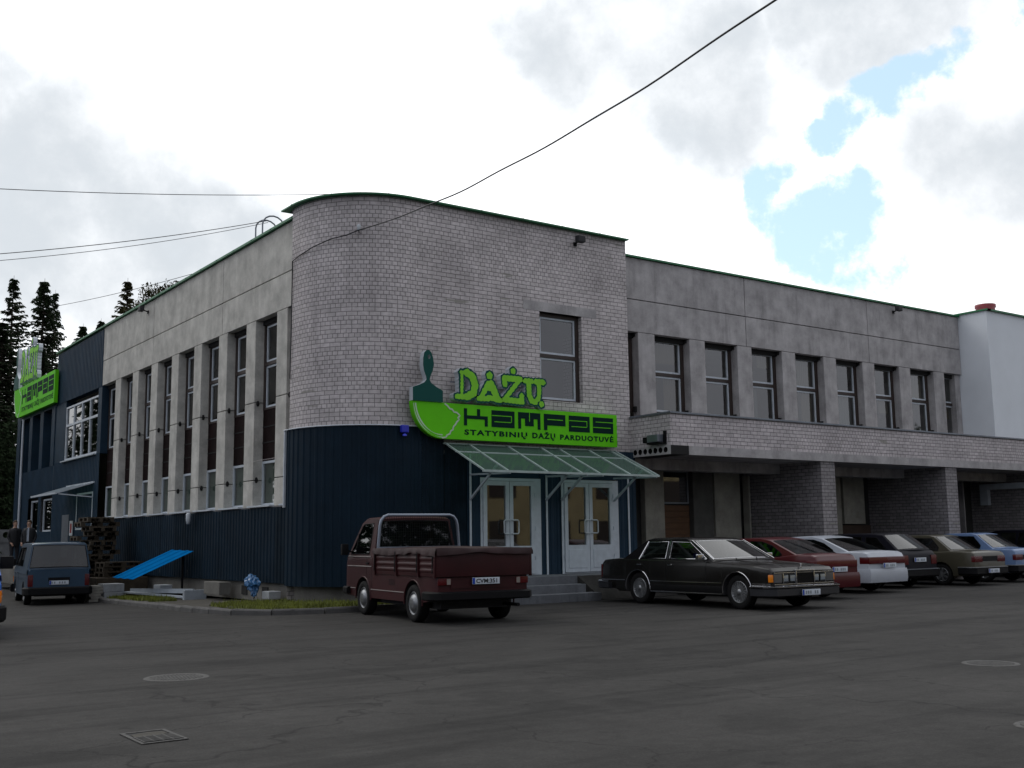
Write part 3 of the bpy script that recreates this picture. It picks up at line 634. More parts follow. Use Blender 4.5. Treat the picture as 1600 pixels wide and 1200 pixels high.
g=MB(); g.quad((0.02,.05,.02),(W-.02,.05,.02),(W-.02,.05,H-.02),(.02,.05,H-.02)); g.build('pane',[GLASS],wo,at=(0,0,0))
m=MB(); m.box(LX-.12,LX+.02,40.8,45.6,4.62,4.66); m.build('sill',[WHITE],B)
for a,b in ((47.3,49.0),(49.5,51.2)): single_window(b-a,1.35,B,rel(LX+.1,b,1.95),-PI/2,t=.07)
m=MB(); clad(m,[(LX,49.5),(LX,49.0)],1.95,3.4,off=0.); m.build('blue_cladding',[NAVYL],B,fix=False)
m=MB(); clad(m,[(LX,54.2),(LX,51.25)],1.95,3.4,off=0.)
m.build('blue_cladding',[NAVYL],B,fix=False)
single_window(2.2,1.35,B,rel(LX-.03,43.2,1.95),-PI/2,t=.07)
m=MB(); m.box(LX-.04,LX+.03,44.2,45.2,.65,2.55); m.build('side_door',[GREYM],B)
m=MB(); m.box(LX-.06,LX-.04,43.5,43.95,1.75,2.3,1); m.box(LX-.065,LX-.06,43.6,43.85,1.85,2.2,0); m.build('notice_board',[mat('notice_red',(.25,.03,.03),.6),SIGNW],B)
ca2=MB()
for k in range(4): y=41+1.2*k; ca2.bar((LX-.02,y,3.62),(LX-1.3,y,3.22),.04,.05)
ca2.bar((LX-1.3,40.9,3.22),(LX-1.3,44.7,3.22),.06,.06); ca2.bar((LX-.03,40.9,3.63),(LX-.03,44.7,3.63),.06,.06); ca2.bar((LX-.03,41,3.1),(LX-1.2,41,3.2),.04)
c2=ca2.build('side_canopy',[WHITE],B); g=MB(); g.quad((LX-.02,41,3.6),(LX-.02,44.6,3.6),(LX-1.3,44.6,3.2),(LX-1.3,41,3.2)); g.build('canopy_glass',[CANG],c2)
m=MB(); m.tube([(LX-.1,52.6,.3),(LX-.1,52.6,7)],.05,8); m.build('downpipe',[WHITE],B)
# big closed shell behind, so light does not leak through from other sides
m=MB(); m.box(11.6,35.7,54.1,54.2,0,7); m.box(35.7,35.75,22.4,54,0,9.1); m.box(11.4,35.7,26.6,26.7,0,4.2) ; m.build('back_wall',[CONC],B)

# ================================================================ white building on the right
Wb=empty('white_building',(35.8,21.1,0),world=True); tag(Wb,'pale rendered white building adjoining the right end of the concrete wing','building')
m=MB(); m.box(35.82,60,21.1,36,4.4,9.2); m.build('wall',[RENDER],Wb)
m=MB(); m.box(35.78,60,21.02,21.3,9.2,9.26); m.box(35.75,36,21.02,36,9.2,9.26); m.build('coping',[GREENM],Wb)
m=MB(); m.lathe([(.36,9.2),(.36,10.35),(.40,10.36),(.40,10.48),(0,10.5)],(40.7,24,0),n=28); m.build('roof_vent',[mat('red_vent_sheet',(.20,.025,.03),.5,var=.2)],Wb)

# ================================================================ things fixed to the building
def floodlight(loc,rz,label):
    e=empty('floodlight',loc,rz); tag(e,label,'floodlight')
    m=MB(); m.bbox(-.12,.12,-.30,-.16,-.10,.07,.02); m.build('housing',[DKGREY],e,at=(0,0,0))
    m=MB(); m.quad((-.10,-.303,-.08),(.10,-.303,-.08),(.10,-.303,.05),(-.10,-.303,.05)); m.build('lens',[DKGREY],e,at=(0,0,0))
    m=MB(); m.bar((0,0,-.1),(0,-.25,-.02),.03); m.cbox(0,-.01,-.1,.1,.03,.1); m.build('bracket',[BLACK],e,at=(0,0,0)); return e
floodlight((17.55,TY,9.08),0,'small grey floodlight high on the brick tower wall under the green coping')
floodlight((31.97,RY,9.0),0,'small dark floodlight under the roof edge of the right concrete wing')
floodlight((LX,35.35,8.98),-PI/2,'small dark floodlight under the roof edge of the left concrete wall')
e=empty('alarm_box',(12.38,TY-.1,3.8)); tag(e,'small bright blue alarm box on the navy cladding left of the sign','alarm box')
m=MB(); m.bbox(-.09,.09,-.10,.0,.02,.19,.02); m.build('cover',[mat('alarm_blue',(.02,.03,.45),.35)],e,at=(0,0,0)); m=MB(); m.lathe([(.05,-.06),(.05,-.02),(.0,0)],(0,-.06,0),n=12); m.build('strobe_lamp',[mat('alarm_lens',(.03,.05,.6),.15)],e,at=(0,0,0))
e=empty('bulkhead_lamp',(10.7,30.33,2.05)); tag(e,'small white bulkhead lamp hanging at the top edge of the navy side cladding','lamp')
m=MB(); m.lathe([(0,-.12),(.05,-.11),(.065,0),(.065,.16),(.04,.2),(0,.2)],(-.09,0,0),n=14); m.build('shade',[WHITE],e,at=(0,0,0)); m=MB(); m.bar((0,0,.12),(-.09,0,.12),.03); m.build('arm',[GREYM],e,at=(0,0,0))
e=empty('security_camera',(19.28,20.55,3.8)); tag(e,'grey boxed camera on the left end of the brick balcony parapet','camera')
m=MB(); m.bbox(-.22,-.02,-.28,.12,.0,.19,.02); m.build('housing',[GREYM],e,at=(0,0,0)); m=MB(); m.bbox(-.20,-.04,.13,.3,.0,.15,.015); m.box(-.2,0,-.34,.15,-.05,-.01); m.box(-.03,.02,-.36,-.28,-.05,.28); m.build('bracket',[BLACK],e,at=(0,0,0))
e=empty('cable_insulator',(11.47,21.93,8.52)); tag(e,'small white insulator holding the overhead cable on the rounded tower corner','insulator')
m=MB(); m.lathe([(0,-.06),(.05,-.05),(.03,0),(.055,.04),(.03,.08),(0,.09)],(-.05,-.1,0),n=12); m.build('insulator_body',[SIGNW],e,at=(0,0,0)); m=MB(); m.tube([(.02,.02,-.06),(-.05,-.1,-.1),(-.05,-.1,-.02)],.012,6); m.build('hook',[BLACK],e,at=(0,0,0))
# roof ladder hoops
e=empty('roof_ladder',(LX+.1,26.45,9.2)); tag(e,'curved handrails of a roof ladder rising over the left roof edge','ladder')
for dy in (-.2,.25):
    m=MB(); pts=[(-.02,dy,-.0),(-.02,dy,.42)]+[(.28-.3*math.cos(a),dy,.42+.26*math.sin(a)) for a in [PI*k/8 for k in range(1,8)]]+[(.58,dy,.42),(.58,dy,0)]
    m.tube(pts,.022,6); m.build('handrail',[GREYM],e,at=(0,0,0))

# ================================================================ overhead cables
def cable(name,P0,P1,sag,r,label,wob=0.,n=48,extra=None):
    P0,P1=Vector(P0),Vector(P1); pts=[]
    for i in range(n+1):
        u=i/n; p=P0.lerp(P1,u); p.z-=4*sag*u*(1-u)
        if wob: p+=Vector((math.sin(u*23+1),math.cos(u*19),math.sin(u*37)))*wob*math.sin(PI*u)
        pts.append(p)
    if extra: pts=extra+pts
    m=MB(); m.tube([p-P0 for p in map(Vector,pts)],r,6); me=m.mesh(name,[CABLE]); o=bpy.data.objects.new(name,me); C.objects.link(o); o.location=P0
    return tag(o,label,'cable')
ext=[(10.62,23.7,5.2),(10.60,23.62,6.6),(10.62,23.66,8.02),(10.63,23.3,8.08),(10.72,22.75,8.18),(10.95,22.3,8.30),(11.2,22.02,8.36)]
cable('overhead_cable',(11.42,21.83,8.47),(8.81,3.58,7.75),.58,.014,'thick black cable sweeping from the tower insulator up over the yard',.012,70,ext)
cable('overhead_cable',(20.57,41.14,16.15),(5.41,39.63,13.32),.15,.014,'thin upper cable crossing the sky at the far left')
cable('overhead_cable',(11.1,26.3,9.75),(3.84,25.71,7.62),.10,.009,'lower cable running left from the roof ladder handrails')
cable('overhead_cable',(11.1,26.3,9.70),(3.85,25.71,7.47),.13,.007,'thin cable just above another, running left from the roof ladder')
cable('overhead_cable',(19.66,56.69,15.73),(16.65,73.13,16.62),.1,.016,'faint thin cable between the left roof edge and the spruces')

# ================================================================ the shop sign (one over the entrance, one on the far end of the left wing)
def shape_field(m,f,x0,x1,z0,z1,st,ya,yb,mi=0,ms=0):
    """filled outline of the field f(x,z)<0 by marching squares, extruded from ya (front) to yb (back)"""
    nx=int((x1-x0)/st)+1; nz=int((z1-z0)/st)+1
    F=[[f(x0+i*st,z0+j*st) for j in range(nz+1)] for i in range(nx+1)]
    cache={}; vs=[]
    def vid(k,p):
        if k not in cache: cache[k]=len(vs); vs.append(p)
        return cache[k]
    fs=[]; ed=[]
    for i in range(nx):
        for j in range(nz):
            c=[(i,j),(i+1,j),(i+1,j+1),(i,j+1)]; val=[F[a][b] for a,b in c]
            if all(v>=0 for v in val): continue
            poly=[]; kinds=[]
            for k in range(4):
                a,b=c[k],c[(k+1)%4]; va,vb=val[k],val[(k+1)%4]
                if va<0: poly.append(vid(a,(x0+a[0]*st,z0+a[1]*st))); kinds.append(0)
                if (va<0)!=(vb<0):
                    t=va/(va-vb); t=max(.02,min(.98,t)); key=(min(a,b),max(a,b)); 
                    p=(x0+(a[0]+(b[0]-a[0])*t)*st,z0+(a[1]+(b[1]-a[1])*t)*st); poly.append(vid(key,p)); kinds.append(1)
            if len(poly)>2:
                fs.append(poly)
                n=len(poly)
                for k in range(n):
                    if kinds[k] and kinds[(k+1)%n]: ed.append((poly[k],poly[(k+1)%n]))
    m.add([(x,ya,z) for x,z in vs],fs,mi)
    if yb is not None: n=len(vs); m.add([(x,ya,z) for x,z in vs]+[(x,yb,z) for x,z in vs],[(a,b,b+n,a+n) for a,b in ed],ms)
def seg_d(px,pz,a,b):
    dx,dz=b[0]-a[0],b[1]-a[1]; L=dx*dx+dz*dz; t=0 if L==0 else max(0,min(1,((px-a[0])*dx+(pz-a[1])*dz)/L))
    return math.hypot(px-a[0]-dx*t,pz-a[1]-dz*t)
GLY={ # strokes: (points, radius)
 'D':([([(.24,.06),(.24,.95)],.055),([(.0,.02),(.5,.02)],.085),([(.22,.97),(.5,.98)],.075),([(.5,.98),(.78,.84),(.9,.5),(.82,.2),(.5,.04)],.125)]),
 'A':([([(.5,.95)],.125),([(.42,.62),(.1,.06)],.09),([(.56,.62),(.86,.04)],.13),([(.28,.40),(.7,.40)],.06),([(-.02,.0),(.45,.02)],.085),([(.45,.08),(1.0,-.02)],.085)]),
 'Z':([([(.55,1.22)],.105),([(.12,.9),(.88,.9)],.105),([(.12,.9),(.14,.66)],.1),([(.84,.86),(.16,.1)],.08),([(.12,.04),(.98,.0)],.10),([(.96,.02),(.96,.24)],.1)]),
 'U':([([(.04,.86),(.42,.86)],.09),([(.26,.86),(.26,.3),(.4,.08),(.62,.03)],.1),([(.62,.03),(.82,.2),(.86,.55),(.84,.86)],.085),([(.66,.86),(1.1,.86)],.1),([(.98,-.04)],.105)])}
def shop_sign(loc,rz,kx,kz,label,lk=1.):
    root=empty('shop_sign',loc,rz); tag(root,label,'sign')
    def S(m):
        m.v=[(x*kx,y,z*kz) for x,y,z in m.v]; return m
    FY=-.15
    # board with rounded lower left corner
    pol=[(6.08,0),(6.08,.83),(0,.83)]+[(.80-.80*math.cos(a),.83-.83*math.sin(a)) for a in [PI/2*k/12 for k in range(1,13)]]
    m=MB(); m.prism(pol,lambda u,v:(u,FY,v),lambda u,v:(u,-.01,v),0); S(m).build('board',[LIME],root,at=(0,0,0))
    # painted edges of the paint patch: double curve and jagged drip line
    m=MB(); y=FY-.003
    for off,w in ((.035,.012),(.085,.022)):
        r=[(.80-(.80-off)*math.cos(a),.83-(.83-off)*math.sin(a)) for a in [PI/2*k/24 for k in range(1,25)]]
        for a,b in zip(r,r[1:]): m.bar((a[0],y,a[1]),(b[0],y,b[1]),w+.012*math.sin(a[0]*9),.003,0,up=(0,-1,0))
    jag=[(.86,.81),(.93,.77),(1.0,.70),(1.06,.69),(1.12,.63),(1.19,.62),(1.24,.585),(1.27,.55),(1.225,.50),(1.25,.46),(1.19,.40),(1.15,.34),(1.1,.29),(1.08,.22),(1.02,.18),(1.0,.12),(.93,.09),(.88,.03),(.80,.02)]
    for a,b in zip(jag,jag[1:]):
        m.bar((a[0],y-.003,a[1]),(b[0],y-.003,b[1]),.035,.003,0,up=(0,-1,0)); m.cbox(b[0],y-.002,b[1],.034,.004,.034)
    S(m).build('paint_edge',[mat('white_paint_edge',(.50,.62,.48),.5)],root,at=(0,0,0))
    # brush: handle and ferrule in one silhouette
    br=[(0,.835),(.80,.835),(.80,1.10),(.62,1.18),(.49,1.26),(.445,1.33),(.47,1.42),(.53,1.55),(.56,1.70),(.535,1.86),(.49,1.97),(.43,2.02),(.36,2.01),(.30,1.95),(.275,1.83),(.27,1.68),(.29,1.54),(.345,1.41),(.36,1.33),(.30,1.26),(.17,1.20),(0,1.14)]
    hole=[(.43+.035*math.cos(a),1.86+.05*math.sin(a)) for a in [2*PI*k/10 for k in range(10)]]
    m=MB(); m.prism(br,lambda u,v:(u,FY-.03,v),lambda u,v:(u,-.02,v),0,[hole],1); S(m).build('brush_silhouette',[DGREEN,SIGNW],root,at=(0,0,0))
    # the big rounded letters
    bx=1.17; 
    for k,(g,wd) in enumerate((('D',.56),('A',.60),('Z',.60),('U',.52))):
        st=[([(bx+u*wd, .98+v*.60*lk) for u,v in pts], r*.60) for pts,r in GLY[g]]
        def f(x,z,pad=0.):
            d=9
            for pts,r in st:
                q=min(seg_d(x,z,a,b) for a,b in (zip(pts,pts[1:]) if len(pts)>1 else [(pts[0],pts[0])]))-r*1.18
                d=min(d,q)
            return d-pad+.006*math.sin(x*61+z*13)+.005*math.sin(z*71)
        m=MB(); X0=bx-.2; X1=bx+wd+.24
        shape_field(m,lambda x,z:f(x,z,.042),X0,X1,.80,2.15,.02,FY-.05,-.03,0,1)
        letter=S(m).build('letter',[DGREEN,SIGNW],root,at=(0,0,0))
        m=MB(); shape_field(m,f,X0,X1,.80,2.15,.018,FY-.056,None,0); S(m).build('letter_face',[LIME2],letter,at=(0,0,0))
        bx+=wd+.06
    # block lettering
    x0,x1,z0,z1=1.39,5.95,.335,.735; n=6; gap=.11; cw=(x1-x0-gap*5)/6; H=z1-z0; T=.085; s=.018
    yy=FY-.004
    for k,ch in enumerate('KaMPaS'):
        m=MB(); X=x0+k*(cw+gap); bxs=[]; W=cw
        def rc(a,b,c,d,mi=0,dy=0): m.box(X+a,X+b,yy-.004-dy,FY+.001,z0+c,z0+d,mi)
        if ch=='K':
            rc(0,T,0,H); rc(T,W-T*1.0,H*.40,H*.60); rc(W*.55,W*.55+T,H*.60,H); rc(W-T*1.0,W,0,H*.60)
        elif ch=='a':
            rc(0,W,0,H); rc(0,W-T,H*.66,H*.66+s,1,.004); rc(W-T-s,W-T,H*.34,H*.66,1,.004); rc(T*.9,W-T-s,H*.34-s,H*.34,1,.004); 
        elif ch=='M':
            rc(0,T,0,H); rc(T,W-T,H*.62,H); rc(W-T,W,0,H); rc(W/2-.13,W/2+.13,H*.18,H*.62); rc(W/2-s/2,W/2+s/2,H*.45,H,1,.004)
        elif ch=='P':
            rc(0,T*1.2,0,H); rc(T*1.2,W,H*.3,H); rc(T*1.2,W-T,H*.64,H*.64+s,1,.004)
        else:
            rc(0,W,0,H); rc(T,W,H*.68,H*.68+s,1,.004); rc(0,W-T,H*.33,H*.33+s,1,.004)
        S(m).build('letter',[INK,LIME],root,at=(0,0,0))
    for wd,f0,f1,hh,dz in (('STATYBINIŲ',0,.398,.165,0),('DAŽŲ',.432,.586,.205,0),('PARDUOTUVĖ',.620,1,.17,.035)):
        me=text_mesh(wd,'small_lettering',w=4.55*kx*(f1-f0),h=hh*kz,off=.034,ext=.002,sp=1.22)
        me.materials.append(INK); o=bpy.data.objects.new('small_lettering',me); C.objects.link(o); o.parent=root; o.location=((1.40+4.55*f0)*kx,FY-.004,(.085+dz)*kz); o.rotation_euler=(PI/2,0,0)
    # stand-off rails behind the letters
    m=MB(); m.bar((1.1,-.02,1.0),(3.5,-.02,1.0),.03); m.bar((1.1,-.02,1.35),(3.4,-.02,1.35),.03); S(m).build('rail',[GREYM],root,at=(0,0,0))
    return root
shop_sign((12.49,21.40,3.71),0,1,1,'green paint-shop sign with brush over the entrance canopy on the brick tower')
shop_sign((LX-.08,54.2,7.12),-PI/2,1.26,1.62,'larger green paint-shop sign seen edge-on at the far end of the left wing',1.32)

# ================================================================ vehicles
class Car:
    def __init__(s,L,W,wf,wr,rt,sill,top,gh,hwb_in=.07,tumble=.30,ra=None,taper=.12,nose=.5,endz=(.28,.30),bulge=.055,flat=False,arches=True,crown=.035):
        s.L,s.W,s.wf,s.wr,s.rt,s.sill,s.top,s.gh=L,W,wf,wr,rt,sill,top,gh
        s.hin,s.tum,s.ra,s.taper,s.nose,s.endz,s.bulge,s.flat,s.crown=hwb_in,tumble,ra or rt+.055,taper,nose,endz,bulge,flat,crown
    def interp(s,pts,x):
        pts=sorted(pts)
        if x<=pts[0][0]: return pts[0][1]
        for a,b in zip(pts,pts[1:]):
            if x<=b[0]:
                t=(x-a[0])/(b[0]-a[0]); return a[1]+(b[1]-a[1])*t
        return pts[-1][1]
    def zt(s,x): return s.interp(s.top,x)
    def zb(s,x):
        z=s.sill
        e=s.L/2-abs(x)
        if e<.7: q=s.endz[0] if x>0 else s.endz[1]; z=s.sill+(q-s.sill)*(1-e/.7)
        for c in (s.wf,s.wr):
            if abs(x-c)<=s.ra+1e-6: z=max(z,s.rt+math.sqrt(max(0,s.ra**2-(x-c)**2)))
        return z
    def hw(s,x,z):
        e=max(0,(abs(x)-(s.L/2-s.nose))/s.nose); h=s.W/2*(1-s.taper*e**2.4)
        zt=s.interp(s.top,0); mid=.58*zt; k=(z-mid)/(zt*.5)
        return h-(.012 if s.flat else .055)*k*k*(1 if k>0 else .9)
    def body(s,parent,paint,name='body'):
        L2=s.L/2; X=[-L2+s.L*k/40 for k in range(41)]
        X+= [L2-.02,L2-.06,-L2+.02,-L2+.06]
        for c in (s.wf,s.wr):
            X=[x for x in X if abs(x-c)>s.ra+.02]
            X+=[c-s.ra-.002,c+s.ra+.002]+[c-s.ra*math.cos(PI*k/14) for k in range(15)]
        X+=[p[0] for p in s.top if abs(p[0])<L2]
        X=sorted(set(round(x,4) for x in X)); m=MB(); g0=s.gh[0][0] if s.gh else -9; g1=s.gh[-1][0] if s.gh else -9
        rows=[]; 
        for x in X:
            zb=s.zb(x); zt=s.zt(x); rs=min(.05,(zt-zb)*.4); r=[]
            for t in (0,.2,.45,.7,.9,1): z=zb+(zt-rs-zb)*t; r.append((x,s.hw(x,z),z))
            yt=s.hw(x,zt-rs)
            for a in (30,60,90): r.append((x,yt-rs*1.2*(1-math.cos(R(a))),zt-rs+rs*math.sin(R(a))))
            y9=r[-1][1]
            for q in (.8,.45,0): r.append((x,y9*q,zt+s.crown*(1-q*q)*min(1,(L2-abs(x))/.35+.15)))
            rows.append(r)
        n=len(rows[0]); vs=[p for r in rows for p in r]
        f1=[];f2=[]
        for i in range(len(rows)-1):
            for k in range(n-1):
                inside=k>=8 and s.gh and g1+.06<(X[i]+X[i+1])/2<g0-.06
                (f2 if inside else f1).append((i*n+k,i*n+k+1,(i+1)*n+k+1,(i+1)*n+k))
        o=len(m.v); m.v+=vs
        for f in f1: m.f.append([j+o for j in f]); m.mi.append(0); m.sm.append(True)
        for f in f2: m.f.append([j+o for j in f]); m.mi.append(1); m.sm.append(True)
        for i in (0,len(rows)-1):
            r=rows[i]; m.add(r+[(r[0][0],0,r[0][2])],[tuple(range(n+1))],0)
        for i in range(len(rows)-1):
            a,b=rows[i][0],rows[i+1][0]
            m.add([a,b,(b[0],b[1]-.24,b[2]),(a[0],a[1]-.24,a[2])],[(0,1,2,3)],1)
        m.mirror_y()
        # under-body
        h=s.W/2-.25; m.box(-L2+.35,L2-.35,-h,h,.24,max(s.rt+s.ra,.62)-.05,1)
        if s.gh: s.house(m,parent)
        b=m.build(name,[paint,LINER],parent,at=(0,0,0),merge=.0005,angle=24); return b
    def yh(s,z): 
        z0=s.zt((s.gh[0][0]+s.gh[-1][0])/2); return s.W/2-s.hin-(z-z0)*s.tum
    def house(s,m,parent):
        g=s.gh; zb0=min(s.zt(g[0][0]),s.zt(g[-1][0]),s.zt(0))-.03
        S=(-1,-.93,-.6,-.2,.2,.6,.93,1); n=len(g); st=[]
        for i in range(n-1):
            us=(0,.07,.5,.93) if i in (s.ws,s.rw) else (0,)
            for u in us: st.append((i+u))
        st.append(n-1)
        def P(t,sv,off=0.):
            i=min(int(t),n-2); u=t-i; x=g[i][0]+(g[i+1][0]-g[i][0])*u; z=g[i][1]+(g[i+1][1]-g[i][1])*u
            d=Vector((g[i+1][0]-g[i][0],g[i+1][1]-g[i][1])).normalized(); nx,nz=(d.y,-d.x)
            xf=max(0,min(1,(t-s.ws)/ (1))) 
            bf=s.bf*(1-sv*sv)*(1-max(0,min(1,(t-s.ws-.0)/2.0))); br=s.br*(1-sv*sv)*max(0,min(1,(t-(n-1)+2.)/2.0))
            yy=s.yh(z)*sv
            dz=-.02 if abs(sv)==1 else .022*(1-sv*sv)
            return (x+bf-br-nx*off,yy,z+dz-nz*off)
        s.P=P; s.S=S
        vs=[P(t,v) for t in st for v in S]; k=len(S)
        for i in range(len(st)-1):
            for j in range(k-1):
                glass=(s.ws+.05<st[i] and st[i+1]<s.ws+.95) or (s.rw+.05<st[i] and st[i+1]<s.rw+.95)
                if glass and 0<j<k-2: continue
                m.add([vs[i*k+j],vs[i*k+j+1],vs[(i+1)*k+j+1],vs[(i+1)*k+j]],[(0,1,2,3)],0,True)
        pol=[(x,z-.02) for x,z in g]
        pol=[(g[0][0],zb0)]+pol+[(g[-1][0],zb0)]
        for sg in (1,-1): m.sheet(pol,lambda u,v:(u,sg*s.yh(v if v>zb0+.001 else zb0),v),0,s.wins)
        # trims give the openings an edge
    def glass(s,parent,trim=BLACK,tr=.010,trims=True,glassm=None):
        G=glassm or CARGLASS
        for nm,q in (('windscreen',s.ws),('rear_window',s.rw)):
            m=MB(); P=s.P; ts_=(q+.07,q+.5,q+.93); Sg=s.S[1:-1]
            vs=[P(t,v,-.006) for t in ts_ for v in Sg]; k=len(Sg)
            m.add(vs,[(i*k+j,i*k+j+1,(i+1)*k+j+1,(i+1)*k+j) for i in range(2) for j in range(k-1)],0,True)
            o=m.build(nm,[G],parent,at=(0,0,0))
            if trims:
                m=MB(); lp=[P(q+.07,v,.002) for v in Sg]+[P(q+.5,Sg[-1],.002)]+[P(q+.93,v,.002) for v in reversed(Sg)]+[P(q+.5,Sg[0],.002)]; lp.append(lp[0])
                m.tube(lp,tr,5,caps=False); m.build('window_trim',[trim],o,at=(0,0,0))
        for sg in (1,-1):
            for w in s.wins:
                m=MB(); m.sheet(w,lambda u,v:(u,sg*(s.yh(v)-.008),v)); o=m.build('side_window',[G],parent,at=(0,0,0))
                if trims:
                    m=MB(); lp=[(u,sg*(s.yh(v)+.001),v) for u,v in w]; lp+=lp[:2]; m.tube(lp,tr,5,caps=False); m.build('window_trim',[trim],o,at=(0,0,0))
    def seats(s,parent,xs,mt,z0,zt,bench=None):
        for x in xs:
            for y in (.36,-.36):
                m=MB(); m.bbox(x-.14,x,y-.24,y+.24,z0,zt-.13,.04); m.bbox(x-.11,x-.03,y-.13,y+.13,zt-.12,zt+.03,.03); m.build('seat',[mt],parent,at=(0,0,0))
        if bench is not None:
            m=MB(); m.bbox(bench-.2,bench,-.62,.62,z0,zt-.1,.05); m.build('rear_seat',[mt],parent,at=(0,0,0))
        m=MB(); m.lathe([(.17,-.012),(.19,0),(.17,.012),(.17,-.012)],(xs[0]+.62,.36,zt-.19),'x',18); m.build('steering_wheel',[BLACK],parent,at=(0,0,0))
    # lines and strips that follow the side
    def side(s,m,pts,w,t,sg,off=.004,mi=0):
        P=[(x,sg*(s.hw(x,z)+off),z) for x,z in pts]
        for a,b in zip(P,P[1:]): m.bar(a,b,w,t,mi,up=(0,sg,0))
    def strip(s,x0,x1,z,h,t,sg,m,off=.003,n=16,mi=0,zf=None):
        pts=[]
        for k in range(n+1):
            x=x0+(x1-x0)*k/n; zz=zf(x) if zf else z; pts.append((x,zz))
        sec=[]
        for (x,zz) in pts:
            y=s.hw(x,zz); sec.append([(x,sg*(y-.004),zz-h/2),(x,sg*(y+off+t),zz-h/2*.6),(x,sg*(y+off+t),zz+h/2*.6),(x,sg*(y-.004),zz+h/2)])
        vs=[p for q in sec for p in q]; fs=[(i*4+j,i*4+j+1,(i+1)*4+j+1,(i+1)*4+j) for i in range(n) for j in range(3)]
        m.add(vs,fs+[(0,1,2,3),(n*4,n*4+1,n*4+2,n*4+3)],mi)
    def arch_lip(s,m,c,sg,w=.03,mi=0):
        P=[]; 
        for k in range(19):
            a=PI*k/18*1.04-.06; r=s.ra+.004; x=c+r*math.cos(a); z=s.rt+r*math.sin(a); P.append((x,sg*(s.hw(x,z)+.002),z))
        m.tube(P,w/2,6,mi)
    def outline(s,sg,z,wrap,yin=None,side=1,n=6):
        """plan path round one end; sg=+1 front; from one flank across the end to the other"""
        xe=sg*s.L/2; A=[(xe-sg*wrap*(1-k/n),s.hw(xe-sg*wrap*(1-k/n),z)) for k in range(n+1)]
        if yin is None: return A+[(x,-y) for x,y in reversed(A)]
        A=A+[(xe,yin)]; return [(x,side*y) for x,y in A]
    def wrap(s,m,sg,z0,z1,wrap,off=.02,t=.1,yin=None,side=1,mi=0,rnd=.3,bow=.0):
        zc=(z0+z1)/2; path=s.outline(sg,zc,wrap,yin,side); h=z1-z0; n=len(path)
        sec=[(-.03,z0),(off*.6,z0),(off,z0+h*rnd*.5),(off,z1-h*rnd*.5),(off*.6,z1),(-.03,z1)]
        out=[]
        for i,p in enumerate(path):
            a=path[max(i-1,0)]; b=path[min(i+1,n-1)]; dx,dy=b[0]-a[0],b[1]-a[1]; l=math.hypot(dx,dy); nx,ny=dy/l,-dx/l
            # outward
            if nx*sg<0 and abs(nx)>.2 or (abs(nx)<=.2 and ny*p[1]<0): nx,ny=-nx,-ny
            bw=bow*(1-(p[1]/(s.W/2))**2)*sg
            out.append([(p[0]+nx*o+bw,p[1]+ny*o,z) for o,z in sec])
        k=len(sec); vs=[q for r in out for q in r]
        m.add(vs,[(i*k+j,i*k+(j+1)%k,(i+1)*k+(j+1)%k,(i+1)*k+j) for i in range(n-1) for j in range(k)]+[tuple(range(k)),tuple((n-1)*k+j for j in range(k))],mi,True)
_wc={}
def wheel(parent,x,y,r,w,style='steel'):
    key=(r,w,style)
    if key not in _wc:
        m=MB(); rr=r*.64
        m.lathe([(rr,-w/2+.01),(rr+.02,-w/2),(r*.93,-w/2),(r*.985,-w/2+.02),(r,-w/2+.045),(r,w/2-.045),(r*.985,w/2-.02),(r*.93,w/2),(rr+.02,w/2),(rr,w/2-.01),(rr-.02,w/2-.05),(rr-.02,-w/2+.02),(rr,-w/2+.01)],(0,0,0),'y',32)
        tm=m.mesh('wheel',[RUBBER],fix=True)
        m=MB(); q=rr
        if style=='hubcap':     # plain domed cap
            m.lathe([(q,w/2-.02),(q*.93,w/2-.005),(q*.9,w/2-.025),(q*.72,w/2-.02),(q*.66,w/2+.008),(q*.3,w/2+.02),(0,w/2+.022)],(0,0,0),'y',28)
        elif style=='turbine':
            m.lathe([(q,w/2-.015),(q*.95,w/2),(q*.9,w/2-.02),(q*.86,w/2-.035),(q*.3,w/2-.02),(q*.28,w/2+.01),(q*.1,w/2+.02),(0,w/2+.02)],(0,0,0),'y',28)
            for k in range(20):
                a=2*PI*k/20; m.bar((q*.3*math.cos(a),w/2-.005,q*.3*math.sin(a)),(q*.88*math.cos(a+.1),w/2-.012,q*.88*math.sin(a+.1)),.010,.02)
        elif style=='alloy':
            m.lathe([(q,w/2-.015),(q*.94,w/2),(q*.88,w/2-.02),(q*.86,w/2-.07),(0,w/2-.08)],(0,0,0),'y',28)
            for k in range(7):
                a=2*PI*k/7; m.bar((q*.1*math.cos(a),w/2-.01,q*.1*math.sin(a)),(q*.9*math.cos(a),w/2-.012,q*.9*math.sin(a)),.035,.05)
            m.lathe([(q*.24,w/2-.03),(q*.22,w/2+.005),(0,w/2+.01)],(0,0,0),'y',14)
        else:
            m.lathe([(q,w/2-.015),(q*.94,w/2),(q*.86,w/2-.03),(q*.7,w/2-.05),(q*.55,w/2-.015),(q*.3,w/2-.012),(q*.28,w/2+.02),(0,w/2+.025)],(0,0,0),'y',28)
        rm=m.mesh('rim',[STEEL]); 
        m2=MB(); m2.lathe([(q*.9,w/2-.09),(0,w/2-.09)],(0,0,0),'y',20); bm_=m2.mesh('brake_shadow',[BLACK])
        _wc[key]=(tm,rm)
    tm,rm=_wc[key]
    o=bpy.data.objects.new('wheel',tm); C.objects.link(o); o.parent=parent; o.location=(x,y,r)
    if y<0: o.rotation_euler.z=PI
    i=bpy.data.objects.new('rim',rm); C.objects.link(i); i.parent=o
